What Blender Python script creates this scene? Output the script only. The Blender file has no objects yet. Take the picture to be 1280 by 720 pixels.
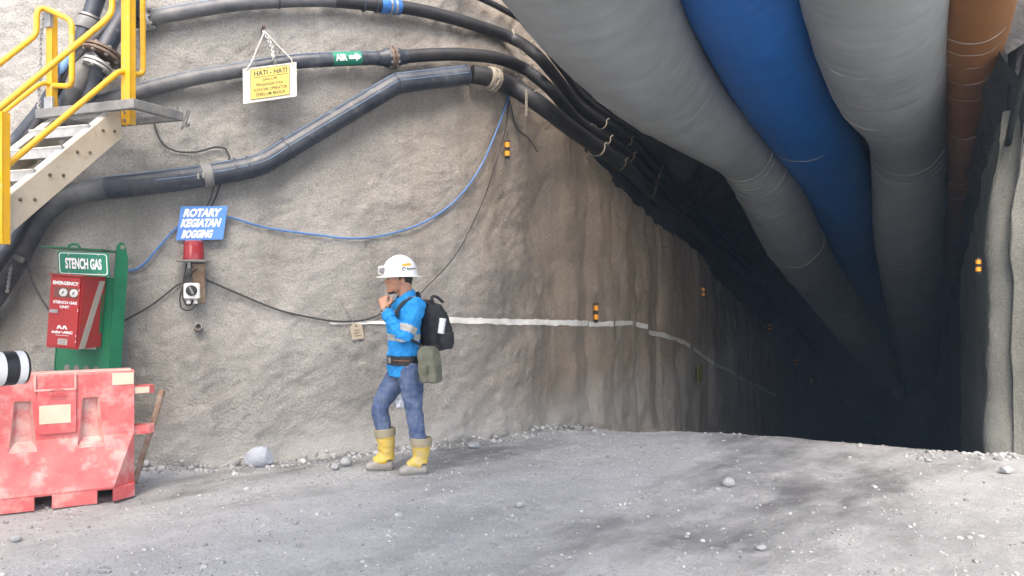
import bpy, math, random
from mathutils import Vector, Matrix, noise
from mathutils.bvhtree import BVHTree
R = random.Random(7)
V = Vector
SC = bpy.context.scene
COL = SC.collection
F = 1005.0                 # focal length of the photograph in its own pixels
CAM = V((0, 0, 1.45))
A = V((.4455, .8953, 0))   # tunnel axis
CR = V((.8953, -.4455, 0)) # across the tunnel, to the right
UP = V((0, 0, 1))

# ------------------------------------------------------------------ helpers
def at(px, py, Y):
    """a point of the place, Y metres in front of the camera"""
    return V(((px - 640) / F * Y, Y, 1.45 + (360 - py) / F * Y))
def tc(p): return p.dot(A), p.dot(CR)
def world(t, c, z): 
    p = A * t + CR * c
    return V((p.x, p.y, z))
def sm(e0, e1, x):
    x = min(1, max(0, (x - e0) / (e1 - e0)))
    return x * x * (3 - 2 * x)
def drop(t):
    """the floor: level outside, then a decline"""
    if t < 7.9: return 0.0
    k = t - 7.9
    return -.2 * k * k / (k + .45)
def fbm(p, o=4): return noise.fractal(p, 1.0, 2.0, o)

def cr_spline(pts, step=None, n=8):
    P = [V(p) for p in pts]
    if len(P) < 3: return P
    Q = [P[0] * 2 - P[1]] + P + [P[-1] * 2 - P[-2]]
    out = []
    for i in range(1, len(Q) - 2):
        a, b, c, d = Q[i - 1], Q[i], Q[i + 1], Q[i + 2]
        m = n if step is None else max(1, int((c - b).length / step))
        for k in range(m):
            u = k / m
            out.append(.5 * ((2 * b) + (c - a) * u + (2 * a - 5 * b + 4 * c - d) * u * u + (3 * b - a - 3 * c + d) * u ** 3))
    out.append(P[-1])
    return out

class MB:
    def __init__(self): self.v = []; self.f = []; self.m = []; self.cur = 0
    def add(self, vs, fs):
        o = len(self.v); self.v += [V(p) for p in vs]
        for f in fs: self.f.append([i + o for i in f]); self.m.append(self.cur)
        return self
    def box(self, c, sx, sy, sz, ax=None, ay=None, az=None, bev=0.0):
        c = V(c); ax = V(ax or (1, 0, 0)).normalized(); ay = V(ay or (0, 1, 0)).normalized(); az = V(az or (0, 0, 1)).normalized()
        hx, hy, hz = sx / 2, sy / 2, sz / 2
        b = min(bev, hx * .9, hy * .9, hz * .9)
        if b <= 0:
            vs = [c + ax * x + ay * y + az * z for z in (-hz, hz) for y in (-hy, hy) for x in (-hx, hx)]
            return self.add(vs, [(0, 2, 3, 1), (4, 5, 7, 6), (0, 1, 5, 4), (2, 6, 7, 3), (0, 4, 6, 2), (1, 3, 7, 5)])
        ring = lambda h, w, z: [c + ax * x + ay * y + az * z for x, y in
              ((-h + b, -w), (h - b, -w), (h, -w + b), (h, w - b), (h - b, w), (-h + b, w), (-h, w - b), (-h, -w + b))]
        rr = [ring(hx - b, hy - b, -hz), ring(hx, hy, -hz + b), ring(hx, hy, hz - b), ring(hx - b, hy - b, hz)]
        return self.rings(rr)
    def rings(self, rr, cap0=True, cap1=True, closed=True):
        n = len(rr[0]); o = len(self.v)
        for r in rr: self.v += [V(p) for p in r]
        for i in range(len(rr) - 1):
            for k in range(n if closed else n - 1):
                k2 = (k + 1) % n
                self.f.append([o + i * n + k, o + i * n + k2, o + (i + 1) * n + k2, o + (i + 1) * n + k]); self.m.append(self.cur)
        if cap0: self.f.append([o + k for k in range(n)][::-1]); self.m.append(self.cur)
        if cap1: self.f.append([o + (len(rr) - 1) * n + k for k in range(n)]); self.m.append(self.cur)
        return self
    def tube(self, pts, r, n=10, cap=True, flat=None, ref=None):
        """a tube along points; r a number or a list; flat squeezes it along the ref direction"""
        P = [V(p) for p in pts]
        rs = r if isinstance(r, (list, tuple)) else [r] * len(P)
        nrm = None; rr = []
        for i, p in enumerate(P):
            d = (P[min(i + 1, len(P) - 1)] - P[max(i - 1, 0)])
            if d.length < 1e-9: d = V((0, 0, 1))
            d.normalize()
            if ref is not None: nrm = V(ref)
            elif nrm is None:
                nrm = V((0, 0, 1)) if abs(d.z) < .9 else V((1, 0, 0))
            nrm = (nrm - d * nrm.dot(d)).normalized()
            b = d.cross(nrm)
            q = rs[i]; qa, qb = (q if isinstance(q, (tuple, list)) else (q * (flat or 1), q))
            rr.append([p + nrm * qa * math.cos(2 * math.pi * k / n) + b * qb * math.sin(2 * math.pi * k / n) for k in range(n)])
        return self.rings(rr, cap, cap)
    def lathe(self, o, axis, prof, n=20, cap=True):
        """prof: (distance along the axis, radius)"""
        o = V(o); axis = V(axis).normalized()
        x = axis.orthogonal().normalized(); y = axis.cross(x)
        return self.rings([[o + axis * h + (x * math.cos(2 * math.pi * k / n) + y * math.sin(2 * math.pi * k / n)) * r for k in range(n)] for h, r in prof], cap, cap)
    def ell(self, c, ax, ay, az, n=14, m=9):
        c = V(c); rr = []
        for j in range(m + 1):
            a = -math.pi / 2 + math.pi * j / m
            ca, sa = max(math.cos(a), .02), math.sin(a)
            rr.append([c + V(ax) * ca * math.cos(2 * math.pi * k / n) + V(ay) * ca * math.sin(2 * math.pi * k / n) + V(az) * sa for k in range(n)])
        return self.rings(rr)
    def poly(self, pts, d):
        """a flat outline given thickness along d"""
        n = len(pts); d = V(d)
        return self.add([V(p) for p in pts] + [V(p) + d for p in pts],
                        [list(range(n))[::-1], list(range(n, 2 * n))] + [(i, (i + 1) % n, n + (i + 1) % n, n + i) for i in range(n)])
    def build(self, name, mat, parent=None, smooth=True, loc=None, angle=40):
        me = bpy.data.meshes.new(name)
        o = bpy.data.objects.new(name, me); COL.objects.link(o)
        if parent is not None:
            org = V(parent['org']); o.parent = parent; o['org'] = tuple(org)
        else:
            if loc is None and self.v:
                lo = [min(p[i] for p in self.v) for i in range(3)]; hi = [max(p[i] for p in self.v) for i in range(3)]
                loc = ((lo[0] + hi[0]) / 2, (lo[1] + hi[1]) / 2, lo[2])
            org = V(loc or (0, 0, 0)); o.location = org; o['org'] = tuple(org)
        me.from_pydata([p - org for p in self.v], [], self.f)
        mats = mat if isinstance(mat, (list, tuple)) else [mat]
        for m in mats: me.materials.append(m)
        for p, k in zip(me.polygons, self.m): p.material_index = k
        me.validate(); 
        import bmesh
        bm = bmesh.new(); bm.from_mesh(me); bmesh.ops.recalc_face_normals(bm, faces=bm.faces); bm.to_mesh(me); bm.free()
        if smooth: me.shade_smooth(); me.set_sharp_from_angle(angle=math.radians(angle))
        return o

def tag(o, label, cat, group=None, kind=None):
    if label: o['label'] = label
    if cat: o['category'] = cat
    if group: o['group'] = group
    if kind: o['kind'] = kind
    return o
def thing(name, loc, label, cat, group=None):
    o = bpy.data.objects.new(name, None); COL.objects.link(o)
    o.location = V(loc); o['org'] = tuple(V(loc)); o.empty_display_size = .1
    return tag(o, label, cat, group)

# ------------------------------------------------------------------ materials
def mat(name, col, rough=.6, col2=None, scale=6, bump=0, bscale=60, metal=0, stretch=(1, 1, 1), lo=.35, hi=.65, col3=None, s3=1.5, lo3=.5, hi3=.7, trans=0, spec=.5, detail=6, bdetail=4, space='Object', sheen=0, coat=0):
    m = bpy.data.materials.new(name); m.use_nodes = True
    nt = m.node_tree; nd = nt.nodes; L = nt.links.new
    b = nd['Principled BSDF']; b.inputs['Roughness'].default_value = rough; b.inputs['Metallic'].default_value = metal
    b.inputs['Base Color'].default_value = (*col, 1); b.inputs['Specular IOR Level'].default_value = spec
    if trans: b.inputs['Transmission Weight'].default_value = trans
    if coat: b.inputs['Coat Weight'].default_value = coat
    tex = nd.new('ShaderNodeTexCoord'); mp = nd.new('ShaderNodeMapping'); L(tex.outputs[space], mp.inputs[0]); mp.inputs['Scale'].default_value = stretch
    cur = None
    def nz(s, d, vec): 
        n = nd.new('ShaderNodeTexNoise'); n.inputs['Scale'].default_value = s; n.inputs['Detail'].default_value = d; n.inputs['Roughness'].default_value = .62; L(vec, n.inputs['Vector']); return n
    def mix(fac, a, c):
        x = nd.new('ShaderNodeMix'); x.data_type = 'RGBA'; L(fac, x.inputs[0])
        if isinstance(a, tuple): x.inputs[6].default_value = (*a, 1)
        else: L(a, x.inputs[6])
        x.inputs[7].default_value = (*c, 1); return x.outputs[2]
    def ramp(src, a, c):
        r = nd.new('ShaderNodeMapRange'); r.inputs[1].default_value = a; r.inputs[2].default_value = c; L(src, r.inputs[0]); return r.outputs[0]
    if col2: cur = mix(ramp(nz(scale, detail, mp.outputs[0]).outputs[0], lo, hi), col, col2)
    if col3: cur = mix(ramp(nz(s3, 8, tex.outputs[space]).outputs[0], lo3, hi3), cur or col, col3)
    if cur: L(cur, b.inputs['Base Color'])
    if bump:
        bp = nd.new('ShaderNodeBump'); bp.inputs['Strength'].default_value = 1; bp.inputs['Distance'].default_value = bump
        L(nz(bscale, bdetail, tex.outputs[space]).outputs[0], bp.inputs['Height']); L(bp.outputs[0], b.inputs['Normal'])
    m['nt'] = 1
    return m

m_yellow = mat('yellow_paint', (.72, .40, .012), .38, (.60, .33, .02), 9, col3=(.5, .42, .26), s3=14, lo3=.6, hi3=.8)
m_cream = mat('cream_steel', (.52, .46, .36), .55, (.44, .37, .27), 5, col3=(.30, .22, .14), s3=10, lo3=.62, hi3=.8)
m_cream_top = mat('pale_edge', (.7, .68, .64), .5, (.5, .46, .4), 12)  # paler tone for stringer tops and step nosings
m_galv = mat('galvanised', (.42, .43, .43), .5, (.32, .32, .31), 20, metal=.3)
m_dgrey = mat('grey_channel', (.13, .135, .14), .6, (.22, .215, .2), 12)
m_hdpe = mat('black_polyethylene', (.016, .022, .034), .42, (.05, .057, .07), 7, col3=(.16, .16, .155), s3=9, lo3=.58, hi3=.85, bump=.002, bscale=30)
m_hdpe_dusty = mat('dusty_polyethylene', (.055, .062, .072), .5, (.125, .125, .125), 6, bump=.002, bscale=30)
m_hdpe_in = mat('dark_polyethylene', (.012, .012, .014), .55, (.028, .027, .026), 8)  # darkest black, for the runs into the tunnel and the hoses
m_stripe_b = mat('blue_stripe', (.20, .30, .44), .5)
m_bluewrap = mat('blue_wrap', (.04, .17, .45), .4, (.02, .09, .28), 20)
m_iron = mat('rusty_iron', (.17, .12, .085), .75, (.09, .06, .045), 18, bump=.002)
m_steel = mat('steel', (.4, .39, .37), .4, (.28, .26, .24), 20, metal=.7)
m_wire = mat('pale_wire', (.30, .26, .20), .6)
m_white = mat('white_board', (.54, .53, .49), .5, (.44, .42, .37), 7)
m_sign_y = mat('yellow_sign', (.60, .47, .10), .5, (.54, .43, .12), 8)
m_ink = mat('grey_ink', (.10, .085, .05), .6)
m_black = mat('black_rubber', (.015, .015, .016), .5)
m_blue = mat('blue_sign', (.07, .21, .60), .4, (.09, .25, .62), 6)
m_lett = mat('white_lettering', (.82, .83, .82), .5)
m_green = mat('green_paint', (.008, .145, .062), .42, (.012, .19, .085), 5, col3=(.16, .22, .17), s3=12, lo3=.62, hi3=.85)
m_green_s = mat('green_sign', (.01, .19, .115), .4)
m_red = mat('red_cabinet', (.44, .030, .028), .4, (.39, .03, .03), 6, col3=(.4, .2, .17), s3=10, lo3=.62, hi3=.9)
m_redp = mat('red_plastic_dusty', (.60, .085, .088), .5, (.55, .15, .145), 6, col3=(.62, .34, .31), s3=7, lo3=.49, hi3=.68, bump=.003, bscale=26)
m_refl = mat('retroreflective', (.60, .57, .44), .45, (.52, .49, .37), 8)
m_refl_d = mat('dusty_tape', (.42, .40, .36), .5)
m_beacon = mat('red_lens', (.27, .014, .02), .25, (.22, .02, .025), 14, coat=.3)
m_plastic = mat('white_plastic', (.68, .69, .68), .4)
m_cable = mat('black_cable', (.03, .03, .032), .55)
m_bcable = mat('blue_cable', (.06, .16, .38), .5)
m_orange = mat('orange_reflector', (.85, .33, .015), .35)
m_lime = mat('lime_plate', (.25, .27, .03), .5)
m_skin = mat('skin', (.47, .25, .155), .5, (.42, .205, .12), 14)
m_hair = mat('dark_hair', (.012, .010, .009), .6)
m_eye = mat('eye_white', (.6, .57, .52), .3)
m_shirt = mat('blue_work_shirt', (.03, .285, .66), .8, (.022, .23, .56), 7, bump=.010, bscale=30, spec=.2)
m_silver = mat('silver_tape', (.40, .40, .37), .5, (.34, .33, .30), 20)
m_jean = mat('blue_denim', (.055, .085, .175), .85, (.13, .17, .265), 11, bump=.014, bscale=26, lo=.38, hi=.66, spec=.2, col3=(.20, .23, .30), s3=26, lo3=.56, hi3=.75)
m_boot_y = mat('yellow_boot', (.66, .44, .03), .6, (.50, .38, .13), 9, col3=(.38, .34, .25), s3=11, lo3=.53, hi3=.72)
m_boot_g = mat('dusty_grey_rubber', (.25, .235, .215), .8, (.33, .31, .285), 10)
m_khaki = mat('khaki_lining', (.27, .235, .155), .8, (.33, .29, .2), 12)
m_helmet = mat('white_helmet', (.80, .80, .78), .3, coat=.2)
m_pack = mat('black_nylon', (.012, .012, .014), .75, (.022, .022, .024), 30, bump=.004, bscale=50)
m_olive = mat('olive_canvas', (.10, .105, .07), .85, (.15, .15, .11), 14, bump=.003, bscale=60)
m_leather = mat('brown_leather', (.22, .09, .035), .5)
m_bag = mat('plastic_bag', (.72, .75, .82), .35)
m_lens_w = mat('lens_white', (.68, .67, .66), .4)
m_rock = mat('grey_stone', (.36, .37, .375), .85, (.24, .25, .26), 5, bump=.01, bscale=22)
m_rock_b = mat('pale_blue_stone', (.38, .40, .44), .8, (.28, .31, .36), 6, bump=.01, bscale=22)
m_gravel = mat('crushed_stone', (.44, .44, .435), .9, (.19, .19, .19), 5, lo=.4, hi=.6)
m_duct_w = mat('white_vent_fabric', (.275, .29, .29), .55, (.22, .233, .23), 2.5)
m_duct_b = mat('blue_vent_fabric', (.008, .092, .32), .5, (.010, .105, .36), 2.5)
m_duct_o = mat('orange_vent_fabric', (.25, .105, .025), .55, (.20, .08, .022), 3)
m_crown = mat('dark_shotcrete', (.062, .060, .058), .9, (.034, .033, .033), 3, bump=.03, bscale=9)  # dark tone shared by crown, portal face and rock slope

def shotcrete(name, c1, c2, c3, dust, shade_brown=None):
    """rough sprayed concrete: mottled, with vertical water stains and a coarse grain"""
    m = bpy.data.materials.new(name); m.use_nodes = True
    nt = m.node_tree; nd = nt.nodes; L = nt.links.new
    b = nd['Principled BSDF']; b.inputs['Roughness'].default_value = .92; b.inputs['Specular IOR Level'].default_value = .25
    g = nd.new('ShaderNodeNewGeometry')
    def nz(s, d, sc=(1, 1, 1), r=.6):
        mp = nd.new('ShaderNodeMapping'); mp.inputs['Scale'].default_value = sc; L(g.outputs['Position'], mp.inputs[0])
        n = nd.new('ShaderNodeTexNoise'); n.inputs['Scale'].default_value = s; n.inputs['Detail'].default_value = d; n.inputs['Roughness'].default_value = r
        L(mp.outputs[0], n.inputs['Vector']); return n.outputs[0]
    def rng(src, a, c, o0=0, o1=1):
        r = nd.new('ShaderNodeMapRange'); r.inputs[1].default_value = a; r.inputs[2].default_value = c; r.inputs[3].default_value = o0; r.inputs[4].default_value = o1; L(src, r.inputs[0]); return r.outputs[0]
    def mix(f, a, c):
        x = nd.new('ShaderNodeMix'); x.data_type = 'RGBA'; L(f, x.inputs[0])
        for i, q in ((6, a), (7, c)):
            if isinstance(q, tuple): x.inputs[i].default_value = (*q, 1)
            else: L(q, x.inputs[i])
        return x.outputs[2]
    c = mix(rng(nz(1.1, 7), .36, .66), c1, c2)
    c = mix(rng(nz(2.2, 5, (1, 1, .16)), .50, .72, 0, .7), c, c3)       # water stains run down
    c = mix(rng(nz(5.5, 6), .6, .75, 0, .5), c, dust)
    if shade_brown:
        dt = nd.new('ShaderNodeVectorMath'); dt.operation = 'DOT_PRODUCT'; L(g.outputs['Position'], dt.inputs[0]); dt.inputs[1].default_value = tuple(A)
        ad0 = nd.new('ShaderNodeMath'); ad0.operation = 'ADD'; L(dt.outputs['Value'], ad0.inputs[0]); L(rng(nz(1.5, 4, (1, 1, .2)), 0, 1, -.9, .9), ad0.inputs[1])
        c_o = mix(rng(nz(1.6, 6, (1, 1, .12)), .38, .62), shade_brown[0], shade_brown[1])
        c_o = mix(rng(nz(3.2, 5, (1, 1, .10)), .55, .68, 0, .8), c_o, shade_brown[2])
        c = mix(rng(ad0.outputs[0], 5.6, 8.4, 0, .95), c, c_o)  # browner concrete towards the tunnel, also carrying painted shade round the bend
    sp = rng(nz(70, 4, r=.75), .25, .75, .62, 1.35)
    mu = nd.new('ShaderNodeVectorMath'); mu.operation = 'SCALE'; L(c, mu.inputs[0]); L(sp, mu.inputs['Scale'])
    # dust thrown up along the foot of the wall
    s = nd.new('ShaderNodeSeparateXYZ'); L(g.outputs['Position'], s.inputs[0])
    ad = nd.new('ShaderNodeMath'); ad.operation = 'ADD'; L(s.outputs[2], ad.inputs[0]); L(rng(nz(3, 5), 0, 1, -.35, .35), ad.inputs[1])
    c = mix(rng(ad.outputs[0], .05, .45, .55, 0), mu.outputs[0], dust)
    L(c, b.inputs['Base Color'])
    b1 = nd.new('ShaderNodeBump'); b1.inputs['Distance'].default_value = .034; L(nz(22, 6, r=.7), b1.inputs['Height'])
    b2 = nd.new('ShaderNodeBump'); b2.inputs['Distance'].default_value = .017; L(nz(52, 4, r=.75), b2.inputs['Height'])
    L(b1.outputs[0], b2.inputs['Normal']); L(b2.outputs[0], b.inputs['Normal'])
    return m
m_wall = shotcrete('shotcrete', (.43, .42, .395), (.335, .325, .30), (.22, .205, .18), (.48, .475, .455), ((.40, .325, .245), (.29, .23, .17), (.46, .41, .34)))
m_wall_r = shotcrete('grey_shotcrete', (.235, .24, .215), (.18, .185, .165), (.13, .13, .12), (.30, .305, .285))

def ground_mat():
    m = bpy.data.materials.new('crushed_rock_ground'); m.use_nodes = True
    nt = m.node_tree; nd = nt.nodes; L = nt.links.new
    b = nd['Principled BSDF']; b.inputs['Roughness'].default_value = .9; b.inputs['Specular IOR Level'].default_value = .25
    g = nd.new('ShaderNodeNewGeometry')
    ro = nd.new('ShaderNodeMapping'); ro.inputs['Rotation'].default_value = (0, 0, math.radians(-63.5 + 20)); ro.vector_type = 'TEXTURE'
    L(g.outputs['Position'], ro.inputs[0])
    def nz(s, d, sc=(1, 1, 1), r=.6, off=0):
        mp = nd.new('ShaderNodeMapping'); mp.inputs['Scale'].default_value = sc; mp.inputs['Location'].default_value = (off, off, 0); L(ro.outputs[0], mp.inputs[0])
        n = nd.new('ShaderNodeTexNoise'); n.inputs['Scale'].default_value = s; n.inputs['Detail'].default_value = d; n.inputs['Roughness'].default_value = r
        L(mp.outputs[0], n.inputs['Vector']); return n.outputs[0]
    def rng(src, a, c, o0=0, o1=1):
        r = nd.new('ShaderNodeMapRange'); r.inputs[1].default_value = a; r.inputs[2].default_value = c; r.inputs[3].default_value = o0; r.inputs[4].default_value = o1; L(src, r.inputs[0]); return r.outputs[0]
    def mix(f, a, c):
        x = nd.new('ShaderNodeMix'); x.data_type = 'RGBA'; L(f, x.inputs[0])
        for i, q in ((6, a), (7, c)):
            if isinstance(q, tuple): x.inputs[i].default_value = (*q, 1)
            else: L(q, x.inputs[i])
        return x.outputs[2]
    c = mix(rng(nz(.9, 8, (1, .45, 1), .62, 3.7), .46, .66), (.62, .625, .62), (.38, .383, .385))
    c = mix(rng(nz(.55, 7, (1, .35, 1), .65, 5.3), .50, .60, 0, .85), c, (.19, .19, .188))
    c = mix(rng(nz(2.6, 7, (1, .5, 1), .65, 2.1), .52, .68, 0, .75), c, (.72, .72, .71))
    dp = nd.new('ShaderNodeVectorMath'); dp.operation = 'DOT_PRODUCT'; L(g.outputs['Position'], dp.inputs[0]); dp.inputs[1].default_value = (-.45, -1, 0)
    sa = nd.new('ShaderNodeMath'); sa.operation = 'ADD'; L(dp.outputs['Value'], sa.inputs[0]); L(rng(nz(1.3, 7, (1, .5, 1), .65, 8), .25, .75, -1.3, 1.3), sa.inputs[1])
    c = mix(rng(sa.outputs[0], -5.0, -3.2, 0, .75), c, (.68, .685, .68))      # open-sky brightness painted in as a pale dust tone, near and left
    c = mix(rng(nz(17, 6, r=.75, off=4), .54, .66, 0, .4), c, (.28, .28, .28))
    c = mix(rng(nz(60, 4, r=.75), .54, .68, 0, .6), c, (.17, .17, .172))
    c = mix(rng(nz(130, 2, r=.7, off=3), .62, .72, 0, .8), c, (.70, .70, .70))
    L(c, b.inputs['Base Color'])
    b1 = nd.new('ShaderNodeBump'); b1.inputs['Distance'].default_value = .06; L(nz(9, 9, r=.72), b1.inputs['Height'])
    b2 = nd.new('ShaderNodeBump'); b2.inputs['Distance'].default_value = .02; L(nz(62, 4, r=.75), b2.inputs['Height'])
    L(b1.outputs[0], b2.inputs['Normal']); L(b2.outputs[0], b.inputs['Normal'])
    return m
m_ground = ground_mat()

# ------------------------------------------------------------------ lettering (Blender's own font, turned into mesh)
def text_geo(s, bold=.03, cuts=0):
    cu = bpy.data.curves.new('t', 'FONT'); cu.body = s; cu.size = 1; cu.offset = bold; cu.resolution_u = 4
    o = bpy.data.objects.new('t', cu); COL.objects.link(o)
    bpy.context.view_layer.update()
    me = o.evaluated_get(bpy.context.evaluated_depsgraph_get()).to_mesh()
    if cuts:
        import bmesh
        bm = bmesh.new(); bm.from_mesh(me); ys = [v.co.y for v in bm.verts]
        for k in range(1, cuts):
            bmesh.ops.bisect_plane(bm, geom=bm.verts[:] + bm.edges[:] + bm.faces[:], plane_co=(0, min(ys) + (max(ys) - min(ys)) * k / cuts, 0), plane_no=(0, 1, 0))
        bm.verts.index_update(); vs = [(v.co.x, v.co.y) for v in bm.verts]; fs = [tuple(v.index for v in f.verts) for f in bm.faces]; bm.free()
    else: vs = [(v.co.x, v.co.y) for v in me.vertices]; fs = [tuple(p.vertices) for p in me.polygons]
    bpy.data.objects.remove(o); bpy.data.curves.remove(cu)
    x0 = min(v[0] for v in vs); x1 = max(v[0] for v in vs); y0 = min(v[1] for v in vs); y1 = max(v[1] for v in vs)
    return [((x - x0) / (x1 - x0), (y - y0) / (y1 - y0)) for x, y in vs], fs
class Panel:
    """a flat face: O is its lower left corner, ex and ey its sides, n points at the viewer"""
    def __init__(s, O, ex, ey):
        s.O, s.ex, s.ey = V(O), V(ex), V(ey); s.n = s.ex.cross(s.ey).normalized()
    def p(s, u, v, h=0): return s.O + s.ex * u + s.ey * v + s.n * h
    def text(s, mb, txt, u0, v0, u1, v1, h=.002, bold=.03, skew=0):
        vs, fs = text_geo(txt, bold)
        return mb.add([s.p(u0 + (u1 - u0) * x + skew * y, v0 + (v1 - v0) * y, h) for x, y in vs], fs)
    def rect(s, mb, u0, v0, u1, v1, h0, h1):
        return mb.poly([s.p(u0, v0, h0), s.p(u1, v0, h0), s.p(u1, v1, h0), s.p(u0, v1, h0)], s.n * (h1 - h0))
    def shape(s, mb, uv, h0, h1): return mb.poly([s.p(u, v, h0) for u, v in uv], s.n * (h1 - h0))
def rrect(u0, v0, u1, v1, ru, rv, n=4):
    out = []
    for cx, cy, a0 in ((u1 - ru, v1 - rv, 0), (u0 + ru, v1 - rv, 90), (u0 + ru, v0 + rv, 180), (u1 - ru, v0 + rv, 270)):
        for k in range(n + 1):
            a = math.radians(a0 + 90 * k / n); out.append((cx + ru * math.cos(a), cy + rv * math.sin(a)))
    return out

# ------------------------------------------------------------------ ground
def gz(x, y):
    p = V((x, y, 0)); t, c = tc(p)
    z = drop(t + .55 * sm(-1.6, -3.4, c))
    d = math.hypot(x, y)
    if d < 30:
        z += .030 * fbm(V((x * .7, y * .7, 1.3)), 3) + .012 * fbm(V((x * 3, y * 3, 7)), 4) + .007 * noise.noise(V((x * 9, y * 9, 2)))
    return z
def axis(lo, hi, a, b, fine):
    out = [a + fine * i for i in range(int((b - a) / fine) + 1)]
    s, x = fine, a
    pre = []
    while x > lo: s *= 1.25; x -= s; pre.append(max(x, lo))
    s, x = fine, out[-1]
    while x < hi: s *= 1.25; x += s; out.append(min(x, hi))
    return pre[::-1] + out
gx = axis(-160, 160, -4.6, 6.2, .05); gy = axis(-160, 160, 2.6, 10.5, .05)
mb = MB(); nx = len(gx)
mb.v = [V((x, y, gz(x, y))) for y in gy for x in gx]
mb.f = [[j * nx + i, j * nx + i + 1, (j + 1) * nx + i + 1, (j + 1) * nx + i] for j in range(len(gy) - 1) for i in range(nx - 1)]; mb.m = [0] * len(mb.f)
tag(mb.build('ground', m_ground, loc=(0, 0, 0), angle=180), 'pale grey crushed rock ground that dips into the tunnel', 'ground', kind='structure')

# ------------------------------------------------------------------ left wall: outside face, rounded corner, tunnel side
plan = [(-40, 3.5, 0), (-14, 5.6, 0), (-7, 6.4, 0), (-4.2, 6.48, 0), (-2.93, 6.52, 0), (-2.28, 6.74, 0), (-1.18, 7.26, 0), (-.36, 7.74, 0), (.0, 8.08, 0), (.22, 8.40, 0)]
plan += [tuple(V((.36, 8.70, 0)) + A * k) for k in (0, .6, 2, 5, 10, 20, 40, 60, 84)]
dense = cr_spline(plan, step=.02)
cols = [dense[0]]
for p in dense[1:]:
    t = p.dot(A)
    want = .6 if p.x < -5.5 else (.028 if t < 13.5 else (.08 if t < 25 else .4))
    if (p - cols[-1]).length >= want: cols.append(p)
rows = [-.6, -.3]
z = -.12
while z < 4.3: rows.append(z); z += .03
rows += [4.4, 4.7, 5.2, 6, 7.2, 8.5]
sets = []; tt = 8.0
while tt < 90: w = R.uniform(.95, 1.35); sets.append((tt, w, R.uniform(-.03, .03), R.uniform(-.08, .08))); tt += w
def rib(t):
    for t0, w, o, st in sets:
        if t0 <= t < t0 + w:
            u = (t - t0) / w
            return   .02 + .065 * (math.sin(math.pi * u) ** .55) + o + .007 * math.sin(u * 2 * 2 * math.pi + st * 60) * math.sin(math.pi * u), st
    return 0, 0
LT = 3.27   # where the pale lining stops and the dark crown starts
ridge = [at(x, y, Y) for x, y, Y in ((385, 190, 7.25), (430, 168, 7.4), (480, 140, 7.6), (540, 118, 7.9), (596, 104, 8.1))]
def ridge_at(q):
    best = 9
    for a_, b_ in zip(ridge, ridge[1:]):
        ax, az, bx_, bz = a_.x, a_.z, b_.x, b_.z; u = ((q.x - ax) * (bx_ - ax) + (q.z - az) * (bz - az)) / ((bx_ - ax) ** 2 + (bz - az) ** 2); u = min(1, max(0, u))
        best = min(best, math.hypot(q.x - ax - (bx_ - ax) * u, q.z - az - (bz - az) * u))
    return math.exp(-(best / .045) ** 2)
vs, keep = [], {}
for i, p in enumerate(cols):
    q0 = cols[max(i - 1, 0)]; q1 = cols[min(i + 1, len(cols) - 1)]
    d = (q1 - q0).normalized(); n = V((d.y, -d.x, 0))
    t = p.dot(A); inn = sm(7.6, 8.7, t); r, st = rib(t); dz = drop(t)
    for zr in rows:
        zz = zr + dz
        o = -.055 * max(zr, 0) * (1 - inn) - .02 * inn * max(zr - 2, 0)
        q = V((p.x, p.y, zz))
        if p.x > -6:
            o += .075 * fbm(q * .75, 3) + .028 * fbm(q * 2.6 + V((9, 0, 0)), 3)
            if -2.2 < p.x < 0 and q.z > 2.3: o += .05 * ridge_at(q) * (.7 + .6 * noise.noise(q * 6))
            if t < 14: o += (.016 - .010 * inn) * fbm(q * 13, 3) + (.009 - .006 * inn) * noise.noise(q * 34)
        o += inn * r * (1 - .35 * sm(2.2, 3.2, zr)) + .10 * math.exp(-max(zr, 0) / .16) * (.5 + fbm(q * 1.7, 2))
        vs.append(q + n * o)
        keep[len(vs) - 1] = (t, zr, st)
nr = len(rows); mb = MB(); mb.v = vs
for i in range(len(cols) - 1):
    for j in range(nr - 1):
        t, zr, st = keep[i * nr + j]
        top = LT + st + .05 * noise.noise(V((t * 2.5, 3, 0)))
        if t > 8.55 and zr > top: continue
        mb.f.append([i * nr + j, (i + 1) * nr + j, (i + 1) * nr + j + 1, i * nr + j + 1]); mb.m.append(0)
BV = BVHTree.FromPolygons([tuple(p) for p in mb.v], mb.f)
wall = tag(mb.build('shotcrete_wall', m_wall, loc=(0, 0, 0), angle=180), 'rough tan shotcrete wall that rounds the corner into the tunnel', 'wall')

def on_wall(px, py, off=0.0):
    """the point of the left wall seen at a pixel, lifted off it"""
    d = V(((px - 640) / F, 1, (360 - py) / F))
    h, n, _, _ = BV.ray_cast(CAM, d.normalized())
    if h is None:                           # inside the tunnel above the lining
        return in_tunnel(px, py, -3.48 + off)
    if not off: return h
    d.normalize(); return h - d * (off / max(.4, -d.dot(wn(h))))      # nearer along the sight line
def wn(h):
    best = min(range(0, len(cols), 3), key=lambda i: (cols[i].x - h.x) ** 2 + (cols[i].y - h.y) ** 2)
    i0, i1 = max(best - 8, 0), min(best + 8, len(cols) - 1)
    d = (cols[i1] - cols[i0]).normalized(); return V((d.y, -d.x, 0))
def in_tunnel(px, py, c):
    dx = (px - 640) / F; Y = c / (.8953 * dx - .4455)
    return at(px, py, Y)

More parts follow.
